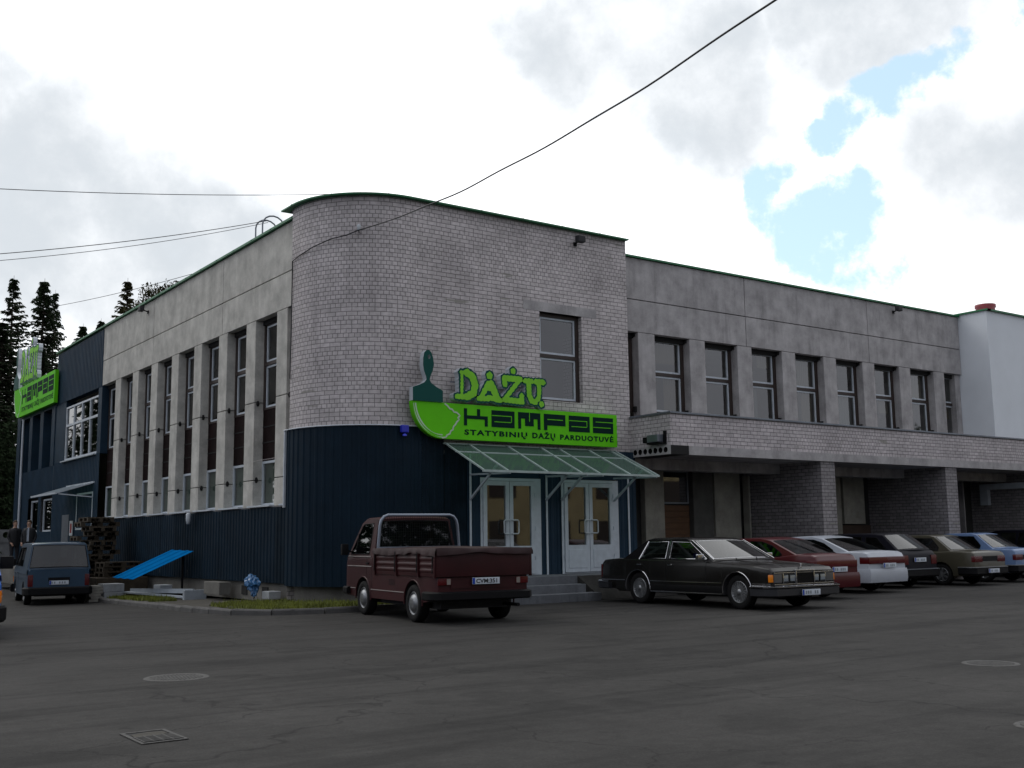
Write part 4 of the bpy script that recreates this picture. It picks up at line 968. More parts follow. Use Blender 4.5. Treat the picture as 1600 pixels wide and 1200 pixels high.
def part(m,name,mt,parent,**k):
    k.setdefault('angle',32); return m.build(name,mt if isinstance(mt,(list,tuple)) else [mt],parent,at=(0,0,0),**k)
def plate(parent,x,z,sg,y=0.,txt=None,w=.52):
    """number plate at one end; sg=+1 faces forward"""
    m=MB(); m.bbox(min(x,x+sg*.015),max(x,x+sg*.015),y-w/2,y+w/2,z-.055,z+.055,.004,0); xs_=x+sg*.017
    yl=y-sg*(-w/2+.0); 
    a=y+(w/2 if sg<0 else -w/2); b=a-(.05 if sg<0 else -.05)
    m.box(min(x,xs_),max(x,xs_)+(0),min(a,b)+.002,max(a,b)-.002,z-.05,z+.05,1)
    o=part(m,'number_plate',[PLATEW,PLATEB],parent)
    if txt:
        tw=w-.12; me=text_mesh(txt,'plate_characters',w=tw,h=.072,off=.02,ext=.001); me.materials.append(INKB); t=bpy.data.objects.new('plate_characters',me); C.objects.link(t); t.parent=o
        # reads left to right for someone looking at this end
        t.rotation_euler=(PI/2,0,-PI/2 if sg<0 else PI/2); t.location=(xs_+sg*.002,(y+w/2-.07) if sg<0 else (y-w/2+.07),z-.036)
    else:       # worn plate: marks too faded to read
        m=MB()
        for k in range(6):
            if k==3: continue
            yy=y+(-w/2+.1+k*.066); hh=.03; m.box(min(xs_,xs_+sg*.002),max(xs_,xs_+sg*.002),yy-.018,yy+.018,z-hh,z+hh)
        part(m,'plate_marks',[mat('faded_plate_marks',(.22,.25,.28),.6)],o)
    return o
INKB=mat('plate_black',(.01,.01,.012),.5)
def mirror(parent,x,y,z,sg,mt,w=.17,h=.11):
    m=MB(); m.bbox(x-.04,x+.05,min(y,y+sg*w)+0,max(y,y+sg*w),z-h/2,z+h/2,.02); m.bar((x,y-sg*.08,z-.05),(x,y+sg*.03,z-.02),.03); part(m,'wing_mirror',mt,parent)
def door_cuts(c,parent,xs,z0=None,seam=BLACK):
    m=MB()
    for x in xs:
        for sg in (1,-1):
            z1=c.zt(x)-.03; a=z0 or c.sill+.05; c.side(m,[(x,a+(z1-a)*k/5) for k in range(6)],.007,.004,sg,.001)
    part(m,'door_seam',seam,parent)
def handles(c,parent,xs,z,mt):
    for sg in (1,-1):
        for x in xs:
            m=MB(); y=sg*(c.hw(x,z)+.012); m.bbox(x-.07,x+.07,min(y-.012,y+.012),max(y-.012,y+.012),z-.012,z+.012,.005); part(m,'door_handle',mt,parent)
def paint(name,col,rough=.28,var=.1,coat=.2): return mat(name,col,rough,var=var,vscale=1.5,coat=coat,spec=.3)

def wheels(c,root,y,w,style):
    for x in (c.wf,c.wr):
        for sg in (1,-1): wheel(root,x,sg*y,c.rt,w,style)

# ---- large dark saloon -------------------------------------------------------
def big_saloon(loc,rz):
    root=empty('parked_car',loc,rz); tag(root,'long dark brown saloon with black roof and chrome trim parked before the entrance','car')
    c=Car(5.04,1.90,1.66,-1.24,.335,.27,
      [(2.52,.74),(2.45,.80),(2.1,.845),(1.2,.90),(.85,.935),(0,.935),(-1.5,.955),(-1.9,.965),(-2.40,.93),(-2.47,.88),(-2.52,.80)],
      [(.98,.935),(.26,1.345),(.05,1.385),(-.95,1.39),(-1.12,1.36),(-1.78,.955)],tumble=.34,ra=.385,taper=.055,nose=.35,endz=(.36,.40))
    c.ws,c.rw,c.bf,c.br=0,4,.12,.05
    c.wins=[[(.80,.965),(.27,1.275),(.235,1.30),(-.30,1.315),(-.30,.965)],[(-.42,.965),(-.42,1.315),(-1.02,1.31),(-1.20,.975)]]
    p=paint('dark_brown_paint',(.010,.0095,.0085),.2,.1,.12)
    body=c.body(root,p)
    c.glass(root,CHROME,.011)
    c.seats(root,(-.32,),BEIGE,.92,1.16,bench=-1.15)
    # vinyl roof
    m=MB()
    for a,b in ((1.0,1.5),(1.5,2),(2,2.5),(2.5,3),(3,3.5),(3.5,4),(4,4.07)):
        for j in range(7): m.add([c.P(a,c.S[j],.007),c.P(a,c.S[j+1],.007),c.P(b,c.S[j+1],.007),c.P(b,c.S[j],.007)],[(0,1,2,3)],0,True)
    for sg in (1,-1):
        m.sheet([(-1.09,1.335),(-1.06,1.30),(-1.25,.95),(-1.80,.93),(-1.75,.955),(-1.14,1.33)],lambda u,v:(u,sg*(c.yh(v)+.006),v))
        m.add([(.22,sg*(c.yh(1.325)+.004),1.325),(-1.05,sg*(c.yh(1.34)+.004),1.335),(-1.1,sg*(c.yh(1.37)),1.362),(.1,sg*c.yh(1.37),1.372)],[(0,1,2,3)])
        for j in (0,6): m.add([c.P(4.07,c.S[j],.007),c.P(4.07,c.S[j+1],.007),c.P(4.93,c.S[j+1],.007),c.P(4.93,c.S[j],.007)],[(0,1,2,3)])
    part(m,'vinyl_roof',[mat('black_vinyl',(.004,.004,.0045),.85,bump=.3,bscale=200,spec=.12)],root)
    for sg in (1,-1):
        m=MB()
        c.strip(2.49,c.wf+.40,.50,.028,.006,sg,m,n=6); c.strip(c.wf-.40,c.wr+.40,.50,.022,.006,sg,m); c.strip(c.wr-.40,-2.49,.50,.028,.006,sg,m,n=8)
        c.strip(c.wf-.40,c.wr+.40,.285,.035,.008,sg,m); c.arch_lip(m,c.wf,sg,.022); c.arch_lip(m,c.wr,sg,.022)
        part(m,'chrome_trim',CHROME,root)
    for sg in (1,-1):
        m=MB(); c.strip(c.wf-.40,c.wr+.40,.385,.17,.001,sg,m,off=.001)
        part(m,'rocker_panel',[mat('black_lower_paint',(.005,.005,.0055),.4,spec=.3)],root)
    # pillars in chrome between the doors and along the screen
    for sg in (1,-1):
        m=MB(); m.bar((-.35,sg*(c.yh(.96)+.008),.96),(-.35,sg*(c.yh(1.33)+.008),1.33),.035,.012,up=(0,1,0)); m.bar((1.0,sg*(c.yh(.93)+.004),.945),(.27,sg*(c.yh(1.33)+.01),1.335),.03,.014,up=(0,1,0)); m.bar((-1.24,sg*(c.yh(.96)+.008),.95),(-1.04,sg*(c.yh(1.32)+.008),1.325),.022,.012,up=(0,1,0))
        part(m,'pillar_trim',CHROME,root)
    # front: nose panel, grille, quad lamps, amber corners, bumper
    xf=2.52
    m=MB(); m.bbox(xf-.03,xf+.035,-.86,.86,.49,.505,.004); m.bbox(xf-.03,xf+.03,-.86,.86,.70,.72,.004); m.bbox(xf-.02,xf+.05,-.27,-.245,.5,.755,.006); m.bbox(xf-.02,xf+.05,.245,.27,.5,.755,.006); m.bbox(xf-.02,xf+.055,-.27,.27,.735,.765,.008)
    for y in (-.44,.44):
        for q in (-.17,.17): m.bbox(xf-.01,xf+.03,y+q-.012,y+q+.012,.51,.70,.004)
    m.bar((xf-.05,0,.79),(xf-.05,0,.86),.012); m.bbox(xf-.07,xf-.03,-.012,.012,.85,.875,.004)
    part(m,'front_trim',CHROME,root)
    m=MB(); m.box(xf-.01,xf+.02,-.245,.245,.505,.735)
    for k in range(17): y=-.235+k*.0294; m.box(xf+.015,xf+.032,y-.005,y+.005,.51,.735,1)
    part(m,'grille',[BLACK,mat('grille_bars',(.06,.06,.065),.25,metal=.8)],root)
    for y in (-.345,-.535,.345,.535):
        m=MB(); m.bbox(xf-.01,xf+.02,y-.08,y+.08,.525,.685,.01,1); m.bbox(xf+.01,xf+.03,y-.065,y+.065,.55,.66,.01,0); part(m,'headlight',[LENS,mat('lamp_bezel',(.05,.055,.06),.3,metal=.7)],root)
    for sd in (1,-1):
        m=MB(); c.wrap(m,1,.54,.68,.07,.012,yin=.875,side=sd); part(m,'indicator',ORANGE,root)
        m=MB(); m.bbox(xf-.01,xf+.022,min(sd*.64,sd*.865),max(sd*.64,sd*.865),.53,.69,.008); part(m,'side_lamp',mat('grey_lens',(.10,.10,.10),.2),root)
    m=MB(); c.wrap(m,1,.26,.44,.42,.12,bow=.02); part(m,'bumper',mat('bumper_body',(.020,.021,.025),.4),root)
    m=MB(); c.wrap(m,1,.425,.475,.42,.135,bow=.02,rnd=.6); part(m,'bumper_chrome',CHROME,root)
    m=MB(); c.wrap(m,-1,.30,.46,.42,.11,bow=.02); part(m,'bumper',MATS['bumper_body'],root)
    m=MB(); c.wrap(m,-1,.44,.485,.42,.12,bow=.02,rnd=.6); part(m,'bumper_chrome',CHROME,root)
    for sd in (1,-1):
        m=MB(); c.wrap(m,-1,.55,.83,.06,.012,yin=.45,side=sd); part(m,'tail_light',REDLENS,root)
    plate(root,xf+.15,.335,1,y=.02); 
    # hood creases
    m=MB()
    for y in (-.30,.30): m.tube([(x,y*(1.35 if x<2 else 1.25),c.zt(x)+c.crown*.82) for x in (1.1,1.5,1.9,2.2,2.40)],.006,5)
    part(m,'bonnet_crease',p,root)
    m=MB(); m.tube([(1.06,y,c.zt(1.06)+.03*(1-(y/.9)**2)+.008) for y in (-.85,-.4,0,.4,.85)],.006,4); m.tube([(1.13,.25,.945),(.80,.5,1.07)],.007,4); m.tube([(1.13,-.35,.945),(.80,-.1,1.075)],.007,4); part(m,'wiper',BLACK,root)
    for sg in (1,-1): mirror(root,.73,sg*.93,1.01,sg,[CHROME if sg>0 else CHROME])
    door_cuts(c,root,(.82,-.36)); handles(c,root,(-.22,-1.18+.0),.84,CHROME)
    m=MB(); 
    for sg in (1,-1): c.side(m,[(-1.20+.05*k,.42+.5*(k/9)) for k in range(1,2)]+[(-.90,.45),(-.86,.6),(-1.05,.75),(-1.2,.9)],.006,.004,sg,.001)
    part(m,'door_seam',BLACK,root)
    wheels(c,root,.80,.20,'turbine'); return root
big_saloon((17.18,16.79,0),R(-90.5))

# ---- ordinary cars of the row ----------------------------------------------------
def row_car(kind,col,loc,rz,label,H=1.38,L=4.3,W=1.68,txt=None,pr=.3,style='steel'):
    root=empty('parked_car',loc,rz); tag(root,label,'car',None)
    L2=L/2; k=H/1.38
    Z=lambda pts:[(x*L/4.4,z*k) for x,z in pts]
    kw=dict(tumble=.36,ra=.35)
    if kind=='saloon':          # three-box, sharp edged
        c=Car(L,W,1.36*L/4.4,-1.22*L/4.4,.295,.25,Z([(2.2,.66),(2.1,.74),(1.2,.86),(.9,.89),(-1.2,.92),(-1.5,.935),(-2.1,.92),(-2.17,.88),(-2.2,.80)]),
          Z([(1.0,.88),(.30,1.31),(.12,1.355),(-.75,1.37),(-.92,1.34),(-1.52,.935)]),taper=.07,nose=.4,**kw)
        wins=[[(.80,.93),(.26,1.265),(-.22,1.29),(-.22,.93)],[(-.30,.93),(-.30,1.29),(-.86,1.28),(-1.12,1.03),(-1.12,.945)]]
    elif kind=='round':         # rounded saloon, like a nineties car
        c=Car(L,W,1.38*L/4.4,-1.22*L/4.4,.295,.24,Z([(2.2,.58),(2.1,.68),(1.6,.79),(1.05,.87),(-1.1,.93),(-1.6,.985),(-2.05,.985),(-2.15,.95),(-2.2,.86)]),
          Z([(1.2,.86),(.42,1.29),(.15,1.345),(-.55,1.365),(-.85,1.32),(-1.72,.975)]),taper=.13,nose=.6,**kw)
        wins=[[(.98,.93),(.40,1.25),(.1,1.285),(-.18,1.29),(-.18,.93)],[(-.26,.93),(-.26,1.29),(-.62,1.28),(-.95,1.19),(-1.22,1.04),(-1.28,.98),(-1.22,.95)]]
    elif kind=='hatch':
        c=Car(L,W,1.36*L/4.4,-1.3*L/4.4,.295,.25,Z([(2.2,.62),(2.1,.70),(1.2,.86),(.9,.89),(-1.2,.93),(-1.9,.95),(-2.1,.94),(-2.17,.86),(-2.2,.75)]),
          Z([(1.05,.88),(.35,1.32),(.12,1.37),(-1.2,1.38),(-1.50,1.355),(-2.06,.95)]),taper=.09,nose=.4,**kw)
        wins=[[(.85,.93),(.33,1.27),(-.12,1.30),(-.12,.93)],[(-.20,.93),(-.20,1.30),(-.86,1.30),(-.92,.93)],[(-1.02,.94),(-1.0,1.29),(-1.35,1.28),(-1.68,1.0),(-1.66,.95)]]
    c.wins=[Z(w) for w in wins]; c.ws,c.rw,c.bf,c.br=0,4,.12,.07
    p=paint(label.split()[0]+'_'+label.split()[1]+'_paint',col,pr) if kind!='hatch' else mat('matt_black_paint',col,.5,spec=.12)
    c.body(root,p); c.glass(root,BLACK,.009)
    c.seats(root,(-.25,),mat('grey_seat_cloth',(.05,.05,.055),.9),.85,1.14*k,bench=-1.05)
    xe=-L2
    if kind=='round':
        for sg,z0,z1 in ((1,.24,.52),(-1,.26,.58)):
            m=MB(); c.wrap(m,sg,z0*k,z1*k,.5,.05,rnd=.5,bow=.06); part(m,'bumper',p,root)
    else:
        for sg in (1,-1):
            m=MB(); c.wrap(m,sg,.30,.50,.42,.07,bow=.03); part(m,'bumper',BLACK,root)
            m=MB(); c.wrap(m,sg,.485,.51,.42,.078,bow=.03); part(m,'bumper_chrome',GREYM if kind=='hatch' else STEEL,root)
    for sd in (1,-1):
        m=MB()
        if kind=='round': c.wrap(m,-1,.70*k,.86*k,.20,.012,yin=.0,side=sd,bow=.02)
        elif kind=='hatch': c.wrap(m,-1,.62,.86,.12,.012,yin=.52,side=sd)
        else: c.wrap(m,-1,.64,.80,.07,.012,yin=.38,side=sd)
        part(m,'tail_light',REDLENS,root)
        m=MB(); c.wrap(m,1,.54*k,.66*k,.08,.012,yin=.42,side=sd); part(m,'headlight',LENS,root)
    m=MB(); m.box(L2-.01,L2+.012,-.4,.4,.55*k,.65*k); part(m,'grille',BLACK,root)
    if kind=='round': plate(root,xe-.075,.66*k,-1)
    elif kind=='hatch': 
        plate(root,xe-.015,.74,-1); m=MB(); m.tube([(-2.0*L/4.4,.1,.985*k),(-1.78*L/4.4,-.35,1.12*k)],.008,5); m.lathe([(.03,0),(.03,.04),(0,.05)],(-2.03*L/4.4,.1,.96*k),'z',8); part(m,'rear_wiper',BLACK,root)
    else:
        m=MB(); m.box(xe-.012,xe+.02,-.38,.38,.66,.79); part(m,'tail_panel',BLACK,root); plate(root,xe-.10,.40,-1)
    door_cuts(c,root,[w for w in (.84*L/4.4,-.26*L/4.4)]); handles(c,root,(-.12,-1.0),.80*k,BLACK)
    m=MB()
    for sg in (1,-1): c.strip(c.wf-.36,c.wr+.36,.52*k,.05,.008,sg,m)
    part(m,'side_rubbing_strip',BLACK,root)
    for sg in (1,-1): mirror(root,.72*L/4.4,sg*(W/2-.07),.98*k,sg,[BLACK],w=.15)
    m=MB(); zt=c.zt(-1.9)
    if kind in('saloon','round'): m.tube([(-1.55*L/4.4,y,c.zt(-1.55*L/4.4)+.03*(1-(y/.8)**2)+.002) for y in (-.72,-.3,0,.3,.72)],.004,4)
    if m.v: part(m,'boot_seam',BLACK,root)
    m=MB(); m.tube([(xe+.3,W/2-.35,.24),(xe-.02,W/2-.35,.24)],.028,8); part(m,'exhaust',BLACK,root)
    wheels(c,root,W/2-.115,.17,style); return root,c
row_car('round',(.070,.005,.009),(20.25,18.1,0),R(91),'dark red rounded saloon with black tail parked just behind the big saloon',L=4.35,W=1.69,style='alloy')
row_car('round',(.42,.45,.50),(23.2,19.05,0),R(92),'white rounded saloon with full-width red tail lamps between red and black cars',L=4.55,W=1.76,H=1.40,style='alloy')
row_car('hatch',(.005,.005,.010),(25.8,19.75,0),R(91),'black estate hatchback between the white car and the olive saloon',L=4.3,W=1.68,H=1.43)
row_car('saloon',(.060,.055,.038),(28.3,19.3,0),R(91),'olive beige boxy saloon parked between black hatchback and light blue car',L=4.35,W=1.66,style='alloy')
row_car('saloon',(.12,.19,.34),(30.85,19.6,0),R(91),'light blue boxy saloon at the right end of the row',L=4.35,W=1.66,H=1.42)
rc,_=row_car('hatch',(.005,.005,.006),(34.6,20.0,0),R(70),'black estate car half cut off at the right edge behind the blue saloon',L=4.5,W=1.72,H=1.5)

# ---- red pickup ---------------------------------------------------------------------
def pickup(loc,rz):
    root=empty('pickup_truck',loc,rz); tag(root,'dark red forward-control pickup with covered load bed and tubular rear-window guard','pickup')
    c=Car(4.50,1.78,1.18,-1.28,.325,.34,[(2.25,.86),(2.2,1.02),(2.1,1.12),(.72,1.13),(.68,1.12),(-2.24,1.12),(-2.25,1.11)],
      [(2.12,1.10),(1.56,1.78),(1.34,1.86),(.80,1.865),(.72,1.83),(.66,1.10)],hwb_in=.02,tumble=.17,ra=.40,taper=.05,nose=.3,endz=(.36,.42),flat=True,crown=.0)
    c.ws,c.rw,c.bf,c.br=0,4,.08,.0
    c.wins=[[(1.93,1.16),(1.50,1.70),(1.42,1.74),(.92,1.75),(.92,1.16)]]
    P=paint('dark_red_truck_paint',(.036,.0045,.006),.5,.3,.04)
    c.body(root,P); c.glass(root,BLACK,.010)
    m=MB()
    for sg in (1,-1): m.bar((1.66,sg*(c.yh(1.16)+.005),1.16),(1.66,sg*(c.yh(1.55)+.005),1.56),.018,.012,up=(0,1,0))
    part(m,'quarter_light_bar',BLACK,root)
    c.seats(root,(.98,),mat('grey_seat_cloth2',(.04,.04,.045),.9),1.05,1.42)
    # load bed: walls with pressed ribs, posts, tarpaulin
    m=MB(); y=.905; zt=1.24; z0=.80; x0,x1=-2.30,.58
    m.bbox(x0,x1,-y,-y+.03,z0,zt,.006); m.bbox(x0,x1,y-.03,y,z0,zt,.006); m.bbox(x0,x0+.03,-y+.03,y-.03,z0,zt,.006); m.bbox(x1-.03,x1,-y+.03,y-.03,z0,zt,.006); m.box(x0+.03,x1-.03,-y+.03,y-.03,z0,z0+.03)
    for sg in (1,-1):
        for (a,b) in ((-2.2,-1.62),(-1.5,-.62),(-.5,.42)):
            for z in (.90,1.0,1.10):
                m.add([(a,sg*y,z-.035),(b,sg*y,z-.035),(b,sg*(y+.012),z-.012),(a,sg*(y+.012),z-.012),(b,sg*(y+.012),z+.012),(a,sg*(y+.012),z+.012),(b,sg*y,z+.035),(a,sg*y,z+.035)],[(0,1,2,3),(3,2,4,5),(5,4,6,7)])
        for x in (-2.25,-1.56,-.56,.5): m.bbox(x-.035,x+.035,min(sg*y,sg*(y+.028)),max(sg*y,sg*(y+.028)),z0-.02,zt-.05,.006)
    for z in (): m.add([(x0,-.8,z-.03),(x0,.8,z-.03),(x0-.018,.8,z-.012),(x0-.018,-.8,z-.012),(x0-.018,.8,z+.012),(x0-.018,-.8,z+.012),(x0,.8,z+.03),(x0,-.8,z+.03)],[(0,1,2,3),(3,2,4,5),(5,4,6,7)])
    part(m,'load_bed',P,root)
    # tarpaulin: slack sheet with a wavy hem hanging over the edges
    m=MB(); nx,ny=40,22
    def H(u,v):
        x=x0-.02+(x1-x0+.04)*u; yy=(-1+2*v)*(y+.012); n=noise.noise(Vector((x*1.6,yy*1.9,3.)))*.018+.03*math.sin(PI*u)*math.sin(PI*v)
        return (x,yy,zt+.012+n+.022)
    vs=[H(i/nx,j/ny) for i in range(nx+1) for j in range(ny+1)]
    m.add(vs,[(i*(ny+1)+j,(i+1)*(ny+1)+j,(i+1)*(ny+1)+j+1,i*(ny+1)+j+1) for i in range(nx) for j in range(ny)],0,True)
    def hem(pts,nrm):
        r0=[];r1=[];r2=[]
        for k,p in enumerate(pts):
            d=.075+.045*noise.noise(Vector((p[0]*2.3+k*.05,p[1]*2.1,1)))+.05*abs(math.sin(p[0]*1.55+p[1]*1.7+.4))
            w=.012*math.sin(p[0]*17+p[1]*15); r0.append(p); r1.append((p[0]+nrm[0]*(.024+w*.4),p[1]+nrm[1]*(.024+w*.4),p[2]-d*.45)); r2.append((p[0]+nrm[0]*(.03+w),p[1]+nrm[1]*(.03+w),p[2]-d))
        n=len(pts); m.add(r0+r1+r2,[(i,i+1,n+i+1,n+i) for i in range(n-1)]+[(n+i,n+i+1,2*n+i+1,2*n+i) for i in range(n-1)],0,True)
    hem([H(i/nx,0) for i in range(nx+1)],(0,-1)); hem([H(i/nx,1) for i in range(nx+1)],(0,1)); hem([H(0,j/ny) for j in range(ny+1)],(-1,0))
    part(m,'tarpaulin',[mat('faded_red_tarpaulin',(.026,.009,.010),.6,var=.3,spec=.3,vscale=3,bump=.3,bscale=12)],root,merge=.0005)
    # straps
    m=MB()
    for x in (-2.22,-1.56,-.56,.46): 
        for sg in (1,-1): m.bar((x,sg*(y+.036),zt-.02),(x+.02,sg*(y+.036),.86),.03,.008,up=(0,1,0))
    part(m,'strap',BLACK,root)
    # tubular guard
    m=MB(); gx=.50; a=.80
    pts=[(gx,a,1.26),(gx,a-.0,1.70),(gx,a-.02,1.80),(gx,a-.07,1.87),(gx,a-.15,1.90),(gx,-a+.15,1.90),(gx,-a+.07,1.87),(gx,-a+.02,1.80),(gx,-a,1.70),(gx,-a,1.26)]
    pts=[(p[0],p[1]*(1+.10*(1.9-p[2])),p[2]) for p in pts]
    m.tube(pts,.030,10); m.bar((gx,-a-.04,1.28),(gx,a+.04,1.28),.04,.04); 
    for sg in (1,-1): m.bar((gx,sg*(a+.03),1.27),(gx-.25,sg*(a+.05),1.27),.05,.03)
    gd=part(m,'window_guard',[mat('galvanised_tube',(.22,.25,.30),.35,metal=.6)],root)
    m=MB()
    for k in range(33): yy=-a+.04+k*(2*a-.08)/32; m.bar((gx,yy,1.28),(gx,yy,1.885),.006,.006)
    for k in range(13): z=1.30+k*.048; m.bar((gx+.006,-a,z),(gx+.006,a,z),.006,.006)
    part(m,'guard_mesh',BLACK,gd)
    # white pinstripes, arch highlights
    m=MB()
    for sg in (1,-1):
        c.strip(2.15,c.wf+.42,.50,.018,.004,sg,m,n=5); c.strip(c.wf-.42,c.wr+.42,.50,.018,.004,sg,m); c.strip(c.wr-.42,-2.2,.50,.018,.004,sg,m,n=5)
        c.strip(2.1,.75,.93,.022,.005,sg,m,n=5); c.strip(2.05,.80,1.115,.02,.005,sg,m,n=5)
    part(m,'side_stripe',[mat('silver_strip',(.38,.35,.33),.35,metal=.3)],root)
    for sg in (1,-1):
        for wx_ in (c.wf,c.wr): m=MB(); c.arch_lip(m,wx_,sg,.03); part(m,'arch_lip',P,root)
    m=MB()
    for sg in (1,-1):
        c.side(m,[(.72,z) for z in (.45,.7,.95,1.1)],.008,.004,sg,.001); c.side(m,[(1.0+.62*0,z) for z in (.76,.95,1.1)],.006,.004,sg,.001)
        for k in range(5): c.side(m,[(-.45-.0,.62+.022*k),(-.15,.62+.022*k)],.008,.003,sg,.001)
    part(m,'door_seam',BLACK,root)
    handles(c,root,(.95,),.99,BLACK)
    for sg in (1,-1): mirror(root,1.92,sg*.94,1.25,sg,[BLACK],w=.14,h=.22)
    # ends
    m=MB(); c.wrap(m,1,.38,.52,.35,.08); part(m,'bumper',BLACK,root)
    m=MB(); c.wrap(m,-1,.40,.55,.38,.10,bow=.02); part(m,'bumper',BLACK,root)
    for sd in (1,-1):
        m=MB(); m.bbox(-2.272,-2.24,min(sd*.62,sd*.86),max(sd*.62,sd*.86),.66,.775,.01,0); m.box(-2.276,-2.27,min(sd*.63,sd*.70),max(sd*.63,sd*.70),.67,.765,1); part(m,'tail_light',[REDLENS,mat('reverse_lens',(.25,.22,.2),.2)],root)
        m=MB(); m.lathe([(.09,0),(.08,.03),(0,.04)],(2.24,sd*.62,.76),'x',18); part(m,'headlight',LENS,root)
    m=MB(); m.box(-2.262,-2.245,-.62,.62,.60,.79); part(m,'tail_panel',P,root)
    plate(root,-2.30,.72,-1,y=-.02,txt='CVM:351')
    m=MB(); m.tube([(-1.6,-.55,.30),(-2.36,-.62,.30)],.03,8); part(m,'exhaust',BLACK,root)
    wheels(c,root,.80,.19,'hubcap'); return root
pickup((10.98,18.02,0),R(82.6))

# ---- vans on the left ------------------------------------------------------------------
def van(loc,rz,label,col,H=1.62,L=4.3,W=1.67,amber=False,mm=None):
    root=empty('parked_van',loc,rz); tag(root,label,'van')
    k=H/1.62; L2=L/2
    c=Car(L,W,L2-.75,-L2+.95,.30,.26,[(L2,.70),(L2-.06,.82),(L2-.5,.92),(L2-.7,.95*k),(-L2+.1,.93*k),(-L2,.90*k)],
      [(L2-.35,.90*k),(L2-1.15,1.50*k),(L2-1.4,1.57*k),(-L2+.35,1.575*k),(-L2+.20,1.54*k),(-L2+.05,.90*k)],hwb_in=.015,tumble=.16,ra=.35,taper=.06,nose=.3,endz=(.3,.33),flat=True,crown=.01)
    c.ws,c.rw,c.bf,c.br=0,4,.10,.03
    xa=L2-.72
    c.wins=[[(xa,.98*k),(xa-.52,1.43*k),(xa-.62,1.45*k),(xa-1.05,1.46*k),(xa-1.05,.98*k)],[(xa-1.15,.98*k),(xa-1.15,1.46*k),(xa-2.1,1.46*k),(xa-2.1,.98*k)]]
    p=paint(label.split()[0]+'_'+label.split()[1]+'_paint',col,.35,.15,.4)
    c.body(root,p); c.glass(root,BLACK,.013,glassm=mm); c.seats(root,(L2-1.8,),mat('grey_seat_cloth3',(.04,.04,.045),.9),.9,1.25)
    m=MB(); c.wrap(m,-1,.27,.50,.35,.08,bow=.02); part(m,'bumper',BLACK,root)
    m=MB(); c.wrap(m,1,.25,.50,.35,.09,bow=.04); part(m,'bumper',BLACK,root)
    for sd in (1,-1):
        m=MB(); c.wrap(m,-1,.52,.84,.03,.012,yin=W/2-.16,side=sd); part(m,'tail_light',REDLENS,root)
        m=MB(); c.wrap(m,1,.55,.72,.02,.014,yin=.42,side=sd); part(m,'headlight',LENS,root)
        m=MB(); c.wrap(m,1,.54,.73,.13,.02,yin=W/2-.09,side=sd); part(m,'indicator',ORANGE,root)
    m=MB(); m.box(-L2-.012,-L2+.02,-.28,.28,.66,.76); part(m,'plate_recess',BLACK,root); plate(root,-L2-.02,.62,-1,w=.5)
    m=MB(); m.tube([(-L2+.02-.0,y,.955*k) for y in (-.75,.75)],.005,4); m.lathe([(.02,0),(.02,.03),(0,.03)],(-L2-.01,0,.56),'x',8); part(m,'tailgate_seam',BLACK,root)
    door_cuts(c,root,(L2-.75,L2-1.83)); handles(c,root,(L2-1.7,),.86,BLACK)
    for sg in (1,-1): mirror(root,L2-.80,sg*(W/2+.0),1.06*k,sg,[BLACK],w=.2,h=.2)
    wheels(c,root,W/2-.12,.18,'steel'); return root
van((8.02,34.6,-.24),R(83),'grey-blue minivan seen from behind, parked beside the pallet stack',(.026,.058,.10),H=1.76,L=4.35,W=1.66)
van((3.0,20.9,0),R(-96.5),'vivid blue van mostly cut off by the left edge of the picture',(.008,.10,.50),H=1.75,L=4.6,W=1.75)

